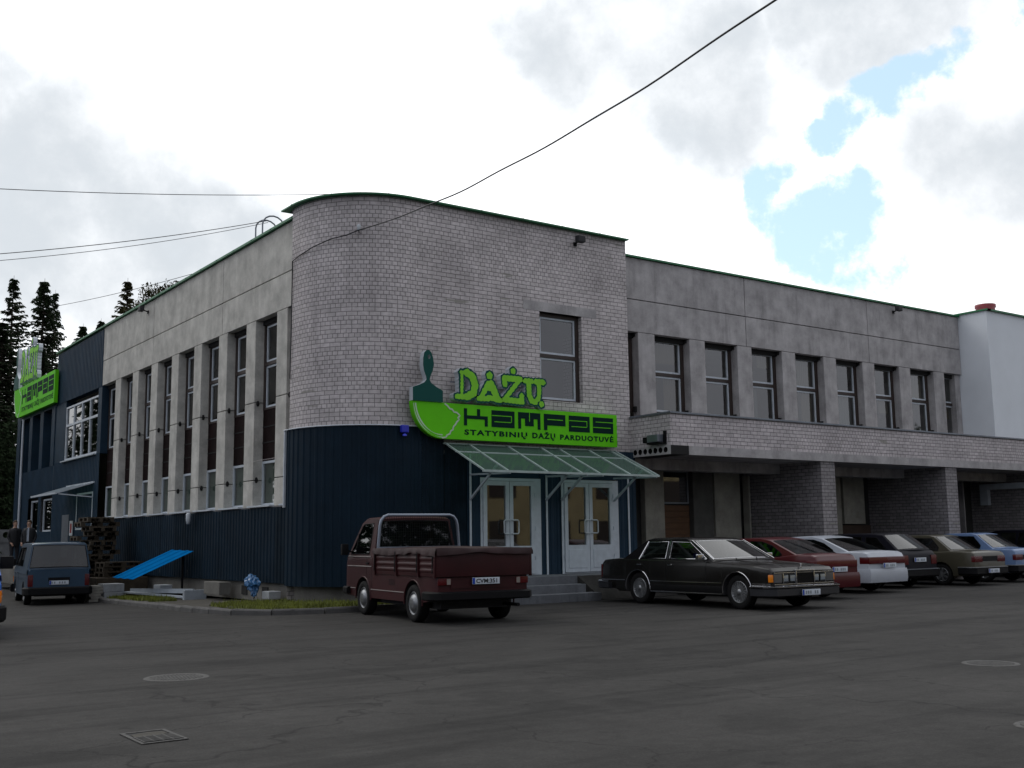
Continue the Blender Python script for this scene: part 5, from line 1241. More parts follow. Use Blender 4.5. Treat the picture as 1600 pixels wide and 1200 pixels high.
# ================================================================ ground
def asphalt_mat():
    m=bpy.data.materials.new('asphalt'); m.use_nodes=True; t=m.node_tree; b=t.nodes['Principled BSDF']; b.inputs['Roughness'].default_value=.88; b.inputs['Specular IOR Level'].default_value=.2
    c0=t.nodes.new('ShaderNodeTexCoord')
    def nz(scale,st,det,lo,hi,a,bb,rot=0,rough=.6):
        mp=t.nodes.new('ShaderNodeMapping'); mp.inputs['Scale'].default_value=st; mp.inputs['Rotation'].default_value=(0,0,rot); t.links.new(c0.outputs['Object'],mp.inputs[0])
        n=t.nodes.new('ShaderNodeTexNoise'); n.inputs['Scale'].default_value=scale; n.inputs['Detail'].default_value=det; n.inputs['Roughness'].default_value=rough; t.links.new(mp.outputs[0],n.inputs[0])
        r=t.nodes.new('ShaderNodeMapRange'); t.links.new(n.outputs['Fac'],r.inputs['Value'])
        for k,v in zip(('From Min','From Max','To Min','To Max'),(lo,hi,a,bb)): r.inputs[k].default_value=v
        return r.outputs[0]
    def mul(a,b_):
        n=t.nodes.new('ShaderNodeMath'); n.operation='MULTIPLY'; t.links.new(a,n.inputs[0]); t.links.new(b_,n.inputs[1]); return n.outputs[0]
    big=nz(.12,(1,1,1),5,.35,.65,.74,1.2); mid=nz(.9,(1,1,1),7,.35,.7,.78,1.14); 
    st=nz(1.1,(.18,1.6,1),5,.52,.64,1.,.66,R(30)); st2=nz(1.0,(.10,1.8,1),4,.55,.66,1.,.70,R(-12)); fine=mul(nz(45,(1,1,1),5,.3,.7,.62,1.40,0,.8),nz(9,(1,1,1),5,.3,.7,.84,1.16)); pat=mul(nz(.55,(1,1,1),3,.59,.62,1.,.78),mul(nz(2.1,(1,1,1),4,.66,.70,1.,.62),nz(.35,(1,1,1),6,.55,.75,1.,1.28)))
    v=mul(mul(mul(big,mid),mul(st,st2)),mul(fine,pat))
    # pale grit and chips
    g=nz(90,(1,1,1),2,.72,.76,0,1)
    sc_=t.nodes.new('ShaderNodeVectorMath'); sc_.operation='SCALE'; sc_.inputs[0].default_value=(.035,.0335,.0315); t.links.new(v,sc_.inputs['Scale'])
    mx=t.nodes.new('ShaderNodeMixRGB'); t.links.new(g,mx.inputs[0]); t.links.new(sc_.outputs[0],mx.inputs[1]); mx.inputs[2].default_value=(.12,.12,.115,1)
    # hairline cracks
    w=t.nodes.new('ShaderNodeTexNoise'); w.inputs['Scale'].default_value=1.5; w.inputs['Detail'].default_value=5; t.links.new(c0.outputs['Object'],w.inputs[0])
    wm=t.nodes.new('ShaderNodeVectorMath'); wm.operation='MULTIPLY_ADD'; t.links.new(w.outputs['Color'],wm.inputs[0]); wm.inputs[1].default_value=(1.1,1.1,0); t.links.new(c0.outputs['Object'],wm.inputs[2])
    vo=t.nodes.new('ShaderNodeTexVoronoi'); vo.feature='DISTANCE_TO_EDGE'; vo.inputs['Scale'].default_value=.30; t.links.new(wm.outputs[0],vo.inputs['Vector'])
    cr=t.nodes.new('ShaderNodeMapRange'); t.links.new(vo.outputs['Distance'],cr.inputs['Value'])
    for k,vv in zip(('From Min','From Max','To Min','To Max'),(.0,.005,.42,1.)): cr.inputs[k].default_value=vv
    fm=t.nodes.new('ShaderNodeVectorMath'); fm.operation='SCALE'; t.links.new(mx.outputs[0],fm.inputs[0]); t.links.new(cr.outputs[0],fm.inputs['Scale'])
    t.links.new(fm.outputs[0],b.inputs['Base Color'])
    n2=t.nodes.new('ShaderNodeTexNoise'); n2.inputs['Scale'].default_value=60; n2.inputs['Detail'].default_value=4; t.links.new(c0.outputs['Object'],n2.inputs[0])
    n3=t.nodes.new('ShaderNodeTexNoise'); n3.inputs['Scale'].default_value=.8; n3.inputs['Detail'].default_value=3; t.links.new(c0.outputs['Object'],n3.inputs[0])
    bp=t.nodes.new('ShaderNodeBump'); bp.inputs['Strength'].default_value=.5; bp.inputs['Distance'].default_value=.006; t.links.new(n2.outputs['Fac'],bp.inputs['Height'])
    b2=t.nodes.new('ShaderNodeBump'); b2.inputs['Strength'].default_value=.35; b2.inputs['Distance'].default_value=.12; t.links.new(n3.outputs['Fac'],b2.inputs['Height']); t.links.new(bp.outputs[0],b2.inputs['Normal'])
    t.links.new(b2.outputs[0],b.inputs['Normal']); return m
def GZ(y): return 0. if y<20 else (-.24 if y>33 else -.24*(y-20)/13)
m=MB()
for a,b in ((-400,20),(20,33),(33,700)): m.quad((-400,a,GZ(a)),(11.6,a,GZ(a)),(11.6,b,GZ(b)),(-400,b,GZ(b))); m.quad((11.6,a,GZ(a)),(12.2,a,0),(12.2,b,0),(11.6,b,GZ(b))); m.quad((12.2,a,0),(400,a,0),(400,b,0),(12.2,b,0))
g=m.build('ground',[asphalt_mat()]); tag(g,kind='structure')
# verge behind the kerb
KP=[(9.75,37.5),(9.35,35.4),(9.2,34.0),(9.03,31.5),(8.9,28.7),(8.72,26.3),(8.52,23.5),(8.5,21.9),(8.75,21.0),(9.3,20.45),(10.2,20.25),(11.6,20.2),(13.55,20.2)]
m=MB(); m.sheet(KP+[(13.55,21.9),(11.0,24.0),(10.95,33.0),(10.95,37.5)],lambda u,v:(u,v,.098+GZ(v)))
verge=m.build('verge',[mat('verge_soil',(.055,.05,.04),.95,var=.5,vscale=2,bump=.5,bscale=20)]); tag(verge,kind='structure')
m=MB(); s=arc_len(KP); L=s[-1]; k=0.
while k<L-.05:
    a=at_s(KP,s,k+.012,0); b=at_s(KP,s,min(k+.98,L),0); a2=at_s(KP,s,k+.012,.13); b2=at_s(KP,s,min(k+.98,L),.13)
    j=random.uniform(-.008,.008); z=.125+j+GZ(a[1]); ins=.02
    q=[(*a,0),(*b,0),(*b2,0),(*a2,0)]
    # outer side is the road side
    lx=[(p[0],p[1],z) for p in (a,b)]; 
    rx=[(b2[0]*.85+b[0]*.15,b2[1]*.85+b[1]*.15,z),(a2[0]*.85+a[0]*.15,a2[1]*.85+a[1]*.15,z)]; r2=[(*b2,z-.03),(*a2,z-.03)]
    vs=[(*a,GZ(a[1])-.02),(*b,GZ(b[1])-.02),*lx,*rx,*r2,(*b2,GZ(b[1])-.02),(*a2,GZ(a[1])-.02)]
    m.add(vs,[(0,1,3,2),(2,3,4,5),(5,4,6,7),(7,6,8,9),(0,2,5,7,9),(1,8,6,4,3)]); k+=1.0
kb=m.build('kerb',[concrete_mat('kerb_concrete',(.10,.098,.095),(.05,.05,.05))]); tag(kb,kind='structure')
# grass patches
def in_poly(x,y,P):
    c=False
    for (a,b),(d,e) in zip(P,P[1:]+P[:1]):
        if (b>y)!=(e>y) and x<(d-a)*(y-b)/(e-b)+a: c=not c
    return c
GP=[[(9.12,28.6),(9.25,33.2),(10.0,33),(10.1,30.4),(9.7,28.4)],[(9.0,24.2),(8.72,22.4),(8.95,21.2),(9.5,20.65),(13.3,20.4),(13.3,21.3),(11.3,22.5),(10.75,24.6),(10.0,25.2)]]
rg=random.Random(3); m=MB()
for P,n in zip(GP,(5200,9500)):
    xs=[p[0] for p in P]; ys=[p[1] for p in P]; c=0
    while c<n:
        x=rg.uniform(min(xs),max(xs)); y=rg.uniform(min(ys),max(ys))
        if not in_poly(x,y,P): continue
        if noise.noise(Vector((x*1.7,y*1.7,0)))<-.28+rg.uniform(-.1,.1): c+=1; continue
        c+=1; h=rg.uniform(.04,.12)*(1.6 if rg.random()<.05 else 1); a=rg.uniform(0,PI); w=rg.uniform(.008,.018); lx,ly=rg.uniform(-.04,.04),rg.uniform(-.04,.04)
        m.add([(x-math.cos(a)*w,y-math.sin(a)*w,.095+GZ(y)),(x+math.cos(a)*w,y+math.sin(a)*w,.095+GZ(y)),(x+lx,y+ly,.095+h+GZ(y))],[(0,1,2)])
gm=mat('grass_blade',(.15,.17,.014),.7,var=.45,vscale=3,vcol=(.07,.085,.012))
gr=m.build('grass',[gm],fix=False); tag(gr,'patchy yellow-green grass on the verge behind the kerb','grass',kind='stuff')
# entrance platform, steps, ramp
TILE=concrete_mat('step_concrete',(.13,.14,.155),(.05,.05,.055))
m=MB(); m.bbox(13.6,18.95,20.3,21.42,0,.555,.01); m.bbox(13.7,16.35,19.93,20.3,0,.37,.01); m.bbox(13.7,16.5,19.56,19.93,0,.185,.01)
for k in range(12): m.box(13.8+.22*k,13.8+.22*k+.004,19.555,19.56,.02,.17)
st_=m.build('entrance_steps',[TILE]); tag(top(st_,(16,20.5,0)),'worn concrete steps and landing in front of the glazed doors','steps')
m=MB(); m.add([(16.4,20.3,.545),(18.95,20.3,.545),(19.1,19.75,.01),(16.7,19.75,.01),(16.4,20.3,0),(18.95,20.3,0)],[(0,1,2,3),(0,3,4),(1,5,2)]); rp=m.build('ramp',[g.data.materials[0]]); tag(rp,kind='structure')

# ---- drains ------------------------------------------------------------------------
IRON=mat('worn_cast_iron',(.060,.058,.055),.75,metal=.15,var=.45,vscale=12,bump=.4)
def round_drain(x,y,r,label,slots=True):
    e=empty('manhole_cover',(x,y,0)); tag(e,label,'manhole cover')
    m=MB(); m.lathe([(r*.80,.004),(r*.82,.008),(r*.97,.008),(r,.002)],(0,0,0),'z',36); m.build('rim',[IRON],e,at=(0,0,0))
    m=MB(); m.lathe([(0,.005),(r*.8,.005)],(0,0,0),'z',30,0); m.build('pit',[DARK],e,at=(0,0,0))
    m=MB()
    if slots:
        for k in range(-6,7):
            yy=k*r*.118; hx=math.sqrt(max(0,(r*.8)**2-yy*yy)); m.box(-hx,hx,yy-r*.032,yy+r*.032,.004,.008)
        for q in (-.3,0,.3): h=math.sqrt((r*.8)**2-(q*r)**2); m.box(q*r-.02*r*2,q*r+.02*r*2,-h,h,.004,.0075)
    else:
        m.lathe([(0,.012),(r*.78,.012),(r*.79,.006)],(0,0,0),'z',30)
    m.build('grate',[IRON],e,at=(0,0,0)); return e
round_drain(4.07,11.85,.34,'round iron drain grate in the left part of the yard').rotation_euler.z=R(55)
round_drain(11.42,6.98,.30,'round iron cover near the right edge of the yard')
round_drain(8.08,4.50,.25,'pale round cover cut off by the right edge at the bottom',False)
e=empty('drain_grate',(2.72,8.39,0)); tag(e,'rectangular iron drain grate with broken bars, nearest the camera at left','drain grate')
m=MB(); m.prism([(-.17,-.27),(.17,-.27),(.17,.27),(-.17,.27)],lambda u,v:(u,v,.009),lambda u,v:(u,v,.002),0,[[(-.14,-.24),(.14,-.24),(.14,.24),(-.14,.24)]]); m.build('frame',[IRON],e,at=(0,0,0))
m=MB(); m.quad((-.14,-.24,.004),(.14,-.24,.004),(.14,.24,.004),(-.14,.24,.004)); m.build('pit',[DARK],e,at=(0,0,0))
m=MB()
for k in range(9): yy=-.22+k*.027; m.box(-.14,.14,yy-.006,yy+.006,.006,.014)
for k in range(5): m.box(-.14+.07*k-.005,-.14+.07*k+.005,-.24,.02,.007,.0145)
m.build('bar_grid',[IRON],e,at=(0,0,0))
m=MB(); m.sheet([(-.13,.03),(.0,.01),(.12,.05),(.13,.17),(.02,.2),(-.12,.15)],lambda u,v:(u,v,.009)); m.build('silt',[MATS['verge_soil']],e,at=(0,0,0))

# ================================================================ yard clutter at the left wall
# pallets
def make_pallet():
    e=empty('pallet',(0,0,0)); 
    m=MB()
    for k in range(7): m.box(-.6,.6,-.4+k*.119,-.4+k*.119+.085,.122,.144)
    for x in (-.6,-.05,.5): m.box(x,x+.1,-.4,.4,.1,.121)
    m.build('top_deck',[WOOD],e,at=(0,0,0)); m=MB()
    for y in (-.4,-.05,.3): m.box(-.6,.6,y,y+.1,0,.022)
    m.build('bottom_board',[WOOD],e,at=(0,0,0)); m=MB()
    for x in (-.6,-.07,.46):
        for y in (-.4,-.05,.3): m=MB(); m.box(0,.14,0,.1,0,.077); m.build('block',[WOODY],e,at=(x,y,.023))
    return e
pal=make_pallet(); words=['lowest','second','third','fourth','fifth','sixth','seventh','eighth','ninth','tenth','eleventh','twelfth','thirteenth','fourteenth','fifteenth','sixteenth','seventeenth']
first=True; rp_=random.Random(5)
def put_pallet(x,y,z,rz,label,yellow=False):
    global first
    o=pal if first else copy_tree(pal); first=False
    o.location=(x,y,z); o.rotation_euler=(0,0,rz); tag(o,label,'pallet','wooden pallets stacked by the left wall')
    if not yellow:
        for ch in o.children:
            if ch.name.startswith('block'): ch.data=WB
    return o
WB=bpy.data.objects['block'].data.copy(); WB.materials.clear(); WB.materials.append(WOOD)
for k in range(17):
    put_pallet(9.72+rp_.uniform(-.09,.09)+(.1 if k>12 else 0),36.3+rp_.uniform(-.09,.09),-.22+.146*k+(.0),R(90 if k%3 else 0)+rp_.uniform(-.05,.05),words[k]+' pallet from the bottom of the tall stack beside the grey-blue van' if k else 'lowest pallet of the tall stack beside the grey-blue van',yellow=k in(11,12,14,15,16))
for k in range(3):
    put_pallet(10.05+rp_.uniform(-.06,.06),34.75,.44+.146*k,R(3)+rp_.uniform(-.08,.08),('topmost','middle','bottom')[2-k]+' pallet of the low stack in front of the tall pallet stack',yellow=k==2)
# pale blocks and slabs
e=None
BLK=concrete_mat('pale_block',(.36,.38,.40),(.26,.27,.28))
def block(name,x0,x1,y0,y1,z0,z1,label,mt=BLK,cat='block',grp=None,bev=.02):
    m=MB(); m.bbox(x0,x1,y0,y1,z0,z1,bev); o=m.build(name,[mt]); top(o,((x0+x1)/2,(y0+y1)/2,z0)); tag(o,label,cat,grp); return o
for k in range(6):
    dx=rp_.uniform(-.03,.03)
    block('paving_slab',8.78+dx,9.12+dx,33.1,33.7,-.23+.078*k,-.16+.078*k,('lowest','second lowest','third lowest','third highest','second highest','topmost')[k]+' slab in the pile of thin pale slabs beside the van',mat('dusty_slab',(.30,.29,.26),.9,var=.3),'slab','pale slabs piled beside the van',.012)
block('aerated_block',9.16,9.78,33.05,33.7,-.22,.03,'larger lower pale grey block behind the end of the kerb')
block('aerated_block',9.14,9.74,33.1,33.7,.04,.27,'upper pale grey block directly below the pallets')
block('timber_baulk',9.2,10.7,34.0,35.3,-.12,.42,'dark stacked boards carrying the low pallets',WOOD,'timber')
# leaning blue profiled sheet
e=empty('roofing_sheet',(9.7,33.6,0)); tag(e,'bright blue profiled roofing sheet propped up slanting beside the wall','roofing sheet')
A,Bq,Cq,Dq=[Vector(p)-Vector((9.7,33.6,0)) for p in ((9.35,33.0,.45),(9.50,31.5,.43),(10.60,29.8,1.20),(10.45,31.2,1.225))]   # low-far, low-near, high-near, high-far
m=MB(); n=24; rows=[]
for i in range(n+1):
    t=i/n; f=(t*3)%1; h=.02 if .12<f<.42 else 0
    p=A.lerp(Bq,t); q=Dq.lerp(Cq,t); nrm_=((Dq-A).cross(Bq-A)).normalized(); nrm_=nrm_ if nrm_.z>0 else -nrm_
    rows.append((p+nrm_*h,q+nrm_*h))
for a,b in zip(rows,rows[1:]): m.quad(a[0],b[0],b[1],a[1]); 
o=m.build('profiled_sheet',[mat('bright_blue_coating',(.003,.13,.36),.8,var=.1,spec=.0)],e,at=(0,0,0),fix=False); so2=o.modifiers.new('s','SOLIDIFY'); so2.thickness=.006
m=MB(); m.bar((.85,-3.1,-.1),(.85,-3.1,1.15),.05,.05); m.build('prop',[BLACK],e,at=(0,0,0))
# long pale profile lying on the verge, small boxes
e=empty('steel_profile',(9.75,30.5,-.08)); tag(e,'long pale L-shaped profile lying on the grass below the blue sheet','metal profile')
m=MB(); m.bar((.05,2.6,.10),(.55,-1.3,.06),.26,.04); m.bar((.18,2.6,.14),(.70,-1.2,.22),.05,.12); m.build('flange',[mat('pale_galvanised',(.34,.38,.42),.5,var=.2)],e,at=(0,0,0)); m=MB(); m.bbox(.35,.95,-1.5,-1.36,-.0,.26,.01); m.build('end_plate',[MATS['pale_galvanised']],e,at=(0,0,0))
block('cardboard_box',10.3,10.65,31.6,32.2,.10,.24,'small white flat box lying below the raised blue sheet',WHITE,'box')
block('rubble_block',10.45,10.75,24.3,24.7,.1,.28,'small broken concrete block at the plinth beside the blue bag',BLK,'block')
block('rubble_block',10.4,10.7,27.3,28.4,.1,.42,'long grey block leaning at the plinth behind the pale profile',PLINTH,'block')
# blue plastic bag
e=empty('plastic_bag',(10.35,25.0,.1)); tag(e,'crumpled blue plastic bag hanging on a stick against the plinth','bag')
bm=bmesh.new(); bmesh.ops.create_icosphere(bm,subdivisions=4,radius=.5)
for v in bm.verts:
    p=v.co.copy(); n=noise.noise(p*5)+.6*noise.noise(p*11)
    w=.27 if p.z>0 else .15; v.co=Vector((p.x*w*1.3,p.y*w*1.6+.10*p.z*2,p.z*.50+.30))+p.normalized()*n*.06
m=MB(); m.bm(bm,0,False); m.build('bag_film',[mat('blue_film',(.05,.16,.34),.22,var=.4,vscale=6)],e,at=(0,0,0))
m=MB(); m.tube([(.05,.05,-.02),(.04,.02,.5)],.015,6); m.build('stick',[WOOD],e,at=(0,0,0))
# loading platform and the two men on it
block('loading_platform',8.9,10.8,43.5,48.2,0,.58,'low concrete platform in front of the blue side entrance',PLINTH,'platform')

def person(loc,rz,label,shirt):
    root=empty('person',loc,rz); tag(root,label,'person')
    V=[];E=[];Rr=[]
    def j(p,r,par=None):
        V.append(p); Rr.append(r)
        if par is not None: E.append((par,len(V)-1))
        return len(V)-1
    pel=j((0,0,.96),(.165,.12)); ch=j((0,0,1.18),(.17,.12),pel); ch2=j((0,.01,1.38),(.19,.12),ch); nk=j((0,.01,1.50),(.065,.065),ch2); hd0=j((0,.02,1.57),(.065,.07),nk); hd=j((0,.025,1.66),(.078,.095),hd0); ht=j((0,.01,1.735),(.06,.07),hd)
    for sg in (1,-1):
        sh=j((sg*.18,0,1.42),(.07,.07),ch2); el=j((sg*.26,-.02,1.14),(.052,.052),sh); wr=j((sg*.22,.12,.93),(.034,.034),el); hn=j((sg*.20,.17,.87),(.04,.03),wr)
        hp=j((sg*.10,0,.88),(.10,.10),pel); kn=j((sg*.12,.02,.49),(.062,.065),hp); an=j((sg*.13,-.01,.10),(.045,.045),kn); ft=j((sg*.14,.12,.045),(.045,.035),an)
        for q in range(4):
            a=j((sg*(.215-.018*q),.205-.004*q,.835),(.009,.009),hn); j((sg*(.21-.018*q),.215,.79+.008*abs(q-1)),(.008,.008),a)
        t=j((sg*.17,.21,.87),(.010,.010),hn)
    me=bpy.data.meshes.new('body'); me.from_pydata(V,E,[]); o=bpy.data.objects.new('body',me); C.objects.link(o)
    sk=o.modifiers.new('skin','SKIN'); 
    for i,r in enumerate(Rr): me.skin_vertices[0].data[i].radius=r
    me.skin_vertices[0].data[0].use_root=True
    sb=o.modifiers.new('s','SUBSURF'); sb.levels=2; sb.render_levels=2
    dg=bpy.context.evaluated_depsgraph_get(); dg.update(); nm=bpy.data.meshes.new_from_object(o.evaluated_get(dg)); nm.name='body'; bpy.data.objects.remove(o)
    mats=[mat('skin',(.40,.24,.17),.6),mat('dark_trousers',(.015,.015,.02),.85),mat('dark_jacket',(.010,.011,.014),.8),mat('pale_shirt',(.45,.50,.58),.8),mat('dark_shoes',(.01,.01,.01),.5)]
    for a in mats: nm.materials.append(a)
    for p in nm.polygons:
        c=p.center; p.use_smooth=True
        if c.z>1.50 or (c.z<.94 and c.y>.1 and abs(c.x)>.13 and c.z>.7): k=0
        elif c.z<.10: k=4
        elif c.z<.93 and not abs(c.x)>.215: k=1
        else: k=3 if (shirt and c.y>.06 and abs(c.x)<.08 and c.z>1.0) else 2
        p.material_index=k
    o=bpy.data.objects.new('body',nm); C.objects.link(o); o.parent=root
    # jacket as a shell over the torso
    m=MB(); prof=[(.175,.80),(.195,.95),(.185,1.15),(.21,1.36),(.17,1.46),(.075,1.50)]
    n=20; vs=[]; 
    for r,z in prof:
        for k in range(n+1):
            a=PI/2+ (.22 if shirt else .03) + (2*PI-(.44 if shirt else .06))*k/n; vs.append((r*1.12*math.cos(a),r*.78*math.sin(a)+.005,z))
    m.add(vs,[(i*(n+1)+k,i*(n+1)+k+1,(i+1)*(n+1)+k+1,(i+1)*(n+1)+k) for i in range(len(prof)-1) for k in range(n)],0,True)
    m.build('jacket',[MATS['dark_jacket']],root,at=(0,0,0))
    # hair and face
    bm=bmesh.new(); bmesh.ops.create_uvsphere(bm,u_segments=16,v_segments=10,radius=1)
    for v in bm.verts: v.co=Vector((v.co.x*.086,v.co.y*.104-.004,v.co.z*.09+1.695+(.02 if v.co.y>0 else -.01)))
    bmesh.ops.delete(bm,geom=[v for v in bm.verts if v.co.z<1.66 and v.co.y>-.02 or (v.co.y>.06 and v.co.z<1.73)],context='VERTS')
    m=MB(); m.bm(bm,0,True); m.build('hair',[mat('brown_hair',(.06,.04,.025),.8)],root,at=(0,0,0))
    m=MB()
    for sg in (1,-1): m.lathe([(0,-.006),(.011,0),(0,.006)],(sg*.032,.105,1.665),'y',8); 
    m.build('eyes',[INKB],root,at=(0,0,0))
    m=MB(); m.add([(-.012,.10,1.625),(.012,.10,1.625),(0,.135,1.63),(0,.105,1.67)],[(0,1,2),(0,2,3),(1,3,2)]); m.build('nose',[mats[0]],root,at=(0,0,0)); m=MB(); m.box(-.022,.022,.098,.106,1.598,1.604); m.build('mouth',[mat('lip',(.25,.09,.08),.6)],root,at=(0,0,0))
    m=MB()
    for sg in (1,-1): m.lathe([(0,-.012),(.022,-.004),(.022,.006),(0,.01)],(sg*.082,.015,1.655),'x',10)
    m.build('ears',[mats[0]],root,at=(0,0,0))
    return root
person((9.33,46.2,.58),R(200),'man in a dark jacket seen behind the van, left of the two men',False)
person((9.72,45.6,.58),R(150),'man in a dark jacket with open pale shirt behind the van, right of the two',True)

# ================================================================ concrete fence with round holes
F=empty('concrete_fence',(0,60,0),world=True); tag(F,'grey concrete yard fence with a row of round holes along its top','fence')
for k in range(9):
    x0=-24+4*k; m=MB(); hs=[circ(x0+.35+.48*q,1.93,.155,16) for q in range(8)]
    m.prism([(x0+.06,0),(x0+3.94,0),(x0+3.94,2.2),(x0+.06,2.2)],lambda u,v:(u,60,v),lambda u,v:(u,60.12,v),0,hs)
    m.box(x0+.1,x0+3.9,59.97,60,1.55,1.65); m.build('panel',[concrete_mat('fence_concrete',(.16,.165,.17),(.09,.09,.09)) if k==0 else MATS['fence_concrete']],F)
    m=MB(); m.bbox(x0-.1,x0+.1,59.93,60.2,0,2.3,.01); m.build('post',[MATS['fence_concrete']],F)

# ================================================================ trees
NEED=mat('spruce_needles',(.022,.036,.016),.9,var=.5,vscale=.6,spec=.1)
NEED2=mat('brown_green_needles',(.055,.052,.022),.9,var=.5,vscale=.6,spec=.1)
def spruce_meshes(h,rb,seed,dens=1.,sparse=.35):
    r=random.Random(seed); t=MB(); t.tube([(0,0,0),(.03*h*.1,0,h*.4),(0,.02,h*.8),(0,0,h)],.2,7,rs=[h*.013,h*.009,h*.004,.01])
    f=MB(); z=h*.10
    while z<h*.985:
        u=z/h; nb=1 if r.random()<.55 else 2; a0=r.uniform(0,6.3); lump=.9+.35*noise.noise(Vector((math.cos(a0)*1.3,math.sin(a0)*1.3,z*.8+seed)))+.12*math.sin(z*3.1+seed)
        Lm=(rb*(1-u)**.95+.06)*lump
        for b in range(nb):
            if r.random()<sparse*.6: continue
            a=a0+2*PI*b/nb+r.uniform(-.8,.8); L=Lm*r.uniform(.5,1.35); dr=-.10-.35*(1-u)+r.uniform(-.1,.1)
            if u>.9: dr=.2
            pts=[]; nseg=max(3,int(L/.38))
            for k in range(nseg+1):
                q=k/nseg; d=L*q; zz=z+dr*d+.28*L*q*q*(.8 if u<.9 else .3); pts.append(Vector((math.cos(a)*d,math.sin(a)*d,zz)))
            t.tube(pts,.03,4,rs=[.035*(1-k/(nseg+1))+.008 for k in range(nseg+1)],caps=False)
            for k in range(1,nseg+1):
                p=pts[k]; q=k/nseg; w=1.25*(.07+.26*(1-q)*min(1,L/2.2))+.03
                side=Vector((-math.sin(a),math.cos(a),0))
                for sg in (1,-1,0):
                    for rep in range(2):
                        ww=w*r.uniform(.6,1.4); o_=p+Vector((r.uniform(-.1,.1),r.uniform(-.1,.1),r.uniform(-.05,.05)))
                        if sg==0: tip=o_+Vector((math.cos(a)*.2,math.sin(a)*.2,-.30*ww-.12))
                        else: tip=o_+side*sg*ww+Vector((math.cos(a),math.sin(a),0))*.2*r.random()+Vector((0,0,-.22*ww-r.uniform(0,.1)))
                        e1=Vector((math.cos(a),math.sin(a),0))*.10
                        f.add([o_-e1,o_+e1,tip],[(0,1,2)])
        z+=r.uniform(.05,.14)/dens
    return t.mesh('trunk',[BARK],fix=False),f.mesh('crown',[NEED],fix=False)
def conifer(name,x,y,h,meshes,h0,rz,label,grp=None,mt=None,wx=1.):
    e=empty(name,(x,y,0),rz); tag(e,label,'tree',grp)
    for nm,me in zip(('trunk','crown'),meshes):
        if mt and nm=='crown': me=me.copy(); me.materials.clear(); me.materials.append(mt)
        o=bpy.data.objects.new(nm,me); C.objects.link(o); o.parent=e; o.scale=(h/h0*wx,h/h0*wx,h/h0)
    return e
SA=spruce_meshes(20,4.2,1,1.5,.2); SB=spruce_meshes(20,5.0,2,2.0,.0); SC=spruce_meshes(20,5.2,5,2.2,.0)
def leafy_meshes(seed):
    r=random.Random(seed); t=MB(); t.tube([(0,0,0),(.1,0,8),(0,.1,15)],.2,7,rs=[.28,.18,.07]); f=MB(); cl=[]
    for k in range(26):
        a=r.uniform(0,6.3); z=r.uniform(11,19.3); rr=2.9*math.sqrt(max(.02,1-((z-14.5)/5.2)**2))*r.uniform(.2,1); c=Vector((rr*math.cos(a),rr*math.sin(a),z)); cl.append(c); t.tube([(0,.05,z-2.2),c],.04,4,caps=False)
    for c in cl:
        R0=r.uniform(.7,1.25)
        for q in range(420):
            d=Vector((r.gauss(0,1),r.gauss(0,1),r.gauss(0,.8))).normalized()*R0*r.uniform(.3,1.05); p=c+d; s_=r.uniform(.06,.16)
            f.add([p,p+Vector((r.uniform(-s_,s_),r.uniform(-s_,s_),s_)),p+Vector((s_,r.uniform(-s_,s_),r.uniform(-s_,s_)))],[(0,1,2)])
    return t.mesh('trunk',[BARK],fix=False),f.mesh('crown',[NEED2],fix=False)
LF=leafy_meshes(4)
G='spruces beyond the left wing'
conifer('spruce_tree',14.08,73.7,18.4,SA,20,0,'sparse slender spruce standing farthest left against the sky',G)
conifer('spruce_tree',16.9,78.2,19.5,SB,20,1.,'dense spruce rising behind the end sign',G)
conifer('spruce_tree',18.15,80.5,19.3,SA,20,2.2,'thin spruce top just right of the dense spruce behind the sign',G,wx=.7)
conifer('spruce_tree',23.48,81.7,21.1,SA,20,3.,'slender spruce spire showing over the middle of the left roof edge',G,NEED2)
conifer('leafy_tree',23.9,76.5,20.3,LF,20,.5,'bushy brownish leafy crown just right of the spire over the left roof',None,NEED2,wx=1.1)
conifer('leafy_tree',26.2,78.5,20.2,LF,20,1.9,'smallest bushy crown at the right end of the trees over the left roof',None,NEED2,wx=.8)
conifer('spruce_tree',23.0,92,19.3,SB,20,1.3,'small distant spruce top above the blue cladding, left of its neighbour',G)
conifer('spruce_tree',24.4,92,19.9,SA,20,.2,'small distant spruce top above the blue cladding, right of its neighbour',G)
conifer('spruce_tree',27.0,90,19.0,SB,20,.9,'small distant spruce top low between the spire and the blue cladding',G)
conifer('spruce_tree',10.9,66.0,14.5,SC,20,2.6,'short thick dark spruce nearest the far corner of the building',G)
conifer('spruce_tree',12.6,68.5,14.5,SC,20,4.6,'thick dark spruce directly behind the far corner of the building',G,wx=1.4)
conifer('spruce_tree',9.9,64.9,13.6,SC,20,.6,'thick dark spruce at the left edge behind the concrete fence',G,wx=1.5)
conifer('spruce_tree',14.6,67.5,13.0,SC,20,.1,'thick dark spruce hidden mostly behind the end sign',G,wx=1.1)
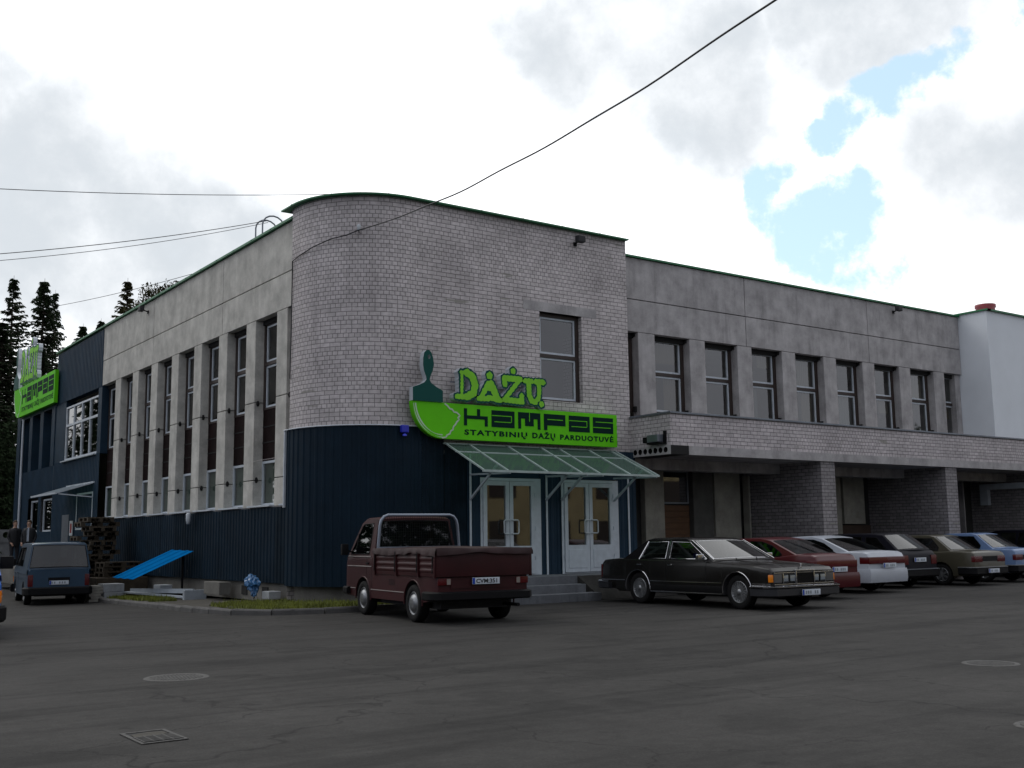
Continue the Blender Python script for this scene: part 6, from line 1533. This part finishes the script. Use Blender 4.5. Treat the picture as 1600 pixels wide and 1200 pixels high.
# undergrowth under the spruces: one mass
rg=random.Random(9); m=MB()
for k in range(22000):
    x=rg.uniform(4,15); y=rg.uniform(62.5,66); hz=6.5+3.2*abs(noise.noise(Vector((x*.5,0,1))))+1.5; z=rg.uniform(0,hz*(1-.3*abs(y-64)/2)); s_=rg.uniform(.08,.2)
    p=Vector((x,y,z)); m.add([p,p+Vector((rg.uniform(-s_,s_),rg.uniform(-s_,s_),s_)),p+Vector((s_,rg.uniform(-s_,s_),rg.uniform(-s_,s_)))],[(0,1,2)])
ug=m.build('undergrowth',[NEED],fix=False); tag(ug,'dark undergrowth and low branches behind the concrete fence','undergrowth',kind='stuff')

# ================================================================ across the yard, behind the photographer (seen only in the glass)
Y_=empty('ochre_building',(45,-12,0),world=True); tag(Y_,'long ochre two-storey building across the yard, seen only as a reflection in the glass','building')
m=MB(); m.box(24,75,-22,-12,0,6.4); m.build('wall',[mat('ochre_render',(.38,.31,.17),.9,var=.2,vscale=.6)],Y_); m=MB(); m.box(23.6,75.4,-22.4,-11.6,6.4,6.7); m.build('roof',[GREYM],Y_)
for k in range(12):
    for z in (1.0,3.9): m=MB(); m.box(25+4.2*k,27+4.2*k,-12,-11.95,z,z+1.5); m.build('window',[BROWN],Y_)
rg=random.Random(4); m=MB()  # unseen woods, added and sized to cut low sky light and darken reflections
for k in range(72000):
    a=rg.choice((0,1,2,3)); 
    if a==3: x=92+rg.uniform(-2,2); y=rg.uniform(-25,90); q=y
    elif a==2: x=rg.uniform(-60,4.5); y=68+rg.uniform(-2,2); q=x
    elif a: x=rg.uniform(-45,90); y=(-13 if x<22 else -25)+rg.uniform(-2,2); q=x
    else: x=-42+rg.uniform(-2,2); y=rg.uniform(-38,70); q=y
    hz=(13 if a==2 else (8.5 if x<22 else 11) if a else 9)+3*noise.noise(Vector((q*.12,a,0)))+2*noise.noise(Vector((q*.5,a,0))); z=rg.uniform(0,1)**.8*hz; s_=rg.uniform(.2,.6)
    p=Vector((x,y,z)); m.add([p,p+Vector((rg.uniform(-s_,s_),rg.uniform(-s_,s_),s_)),p+Vector((s_ if a else 0,0 if a else s_,rg.uniform(-s_,s_)))],[(0,1,2)])
tl=m.build('distant_woods',[NEED],fix=False); tag(tl,'belt of woods round the open sides of the yard','woods',kind='stuff')

for o in bpy.data.objects:
    if '_w' in o: del o['_w']
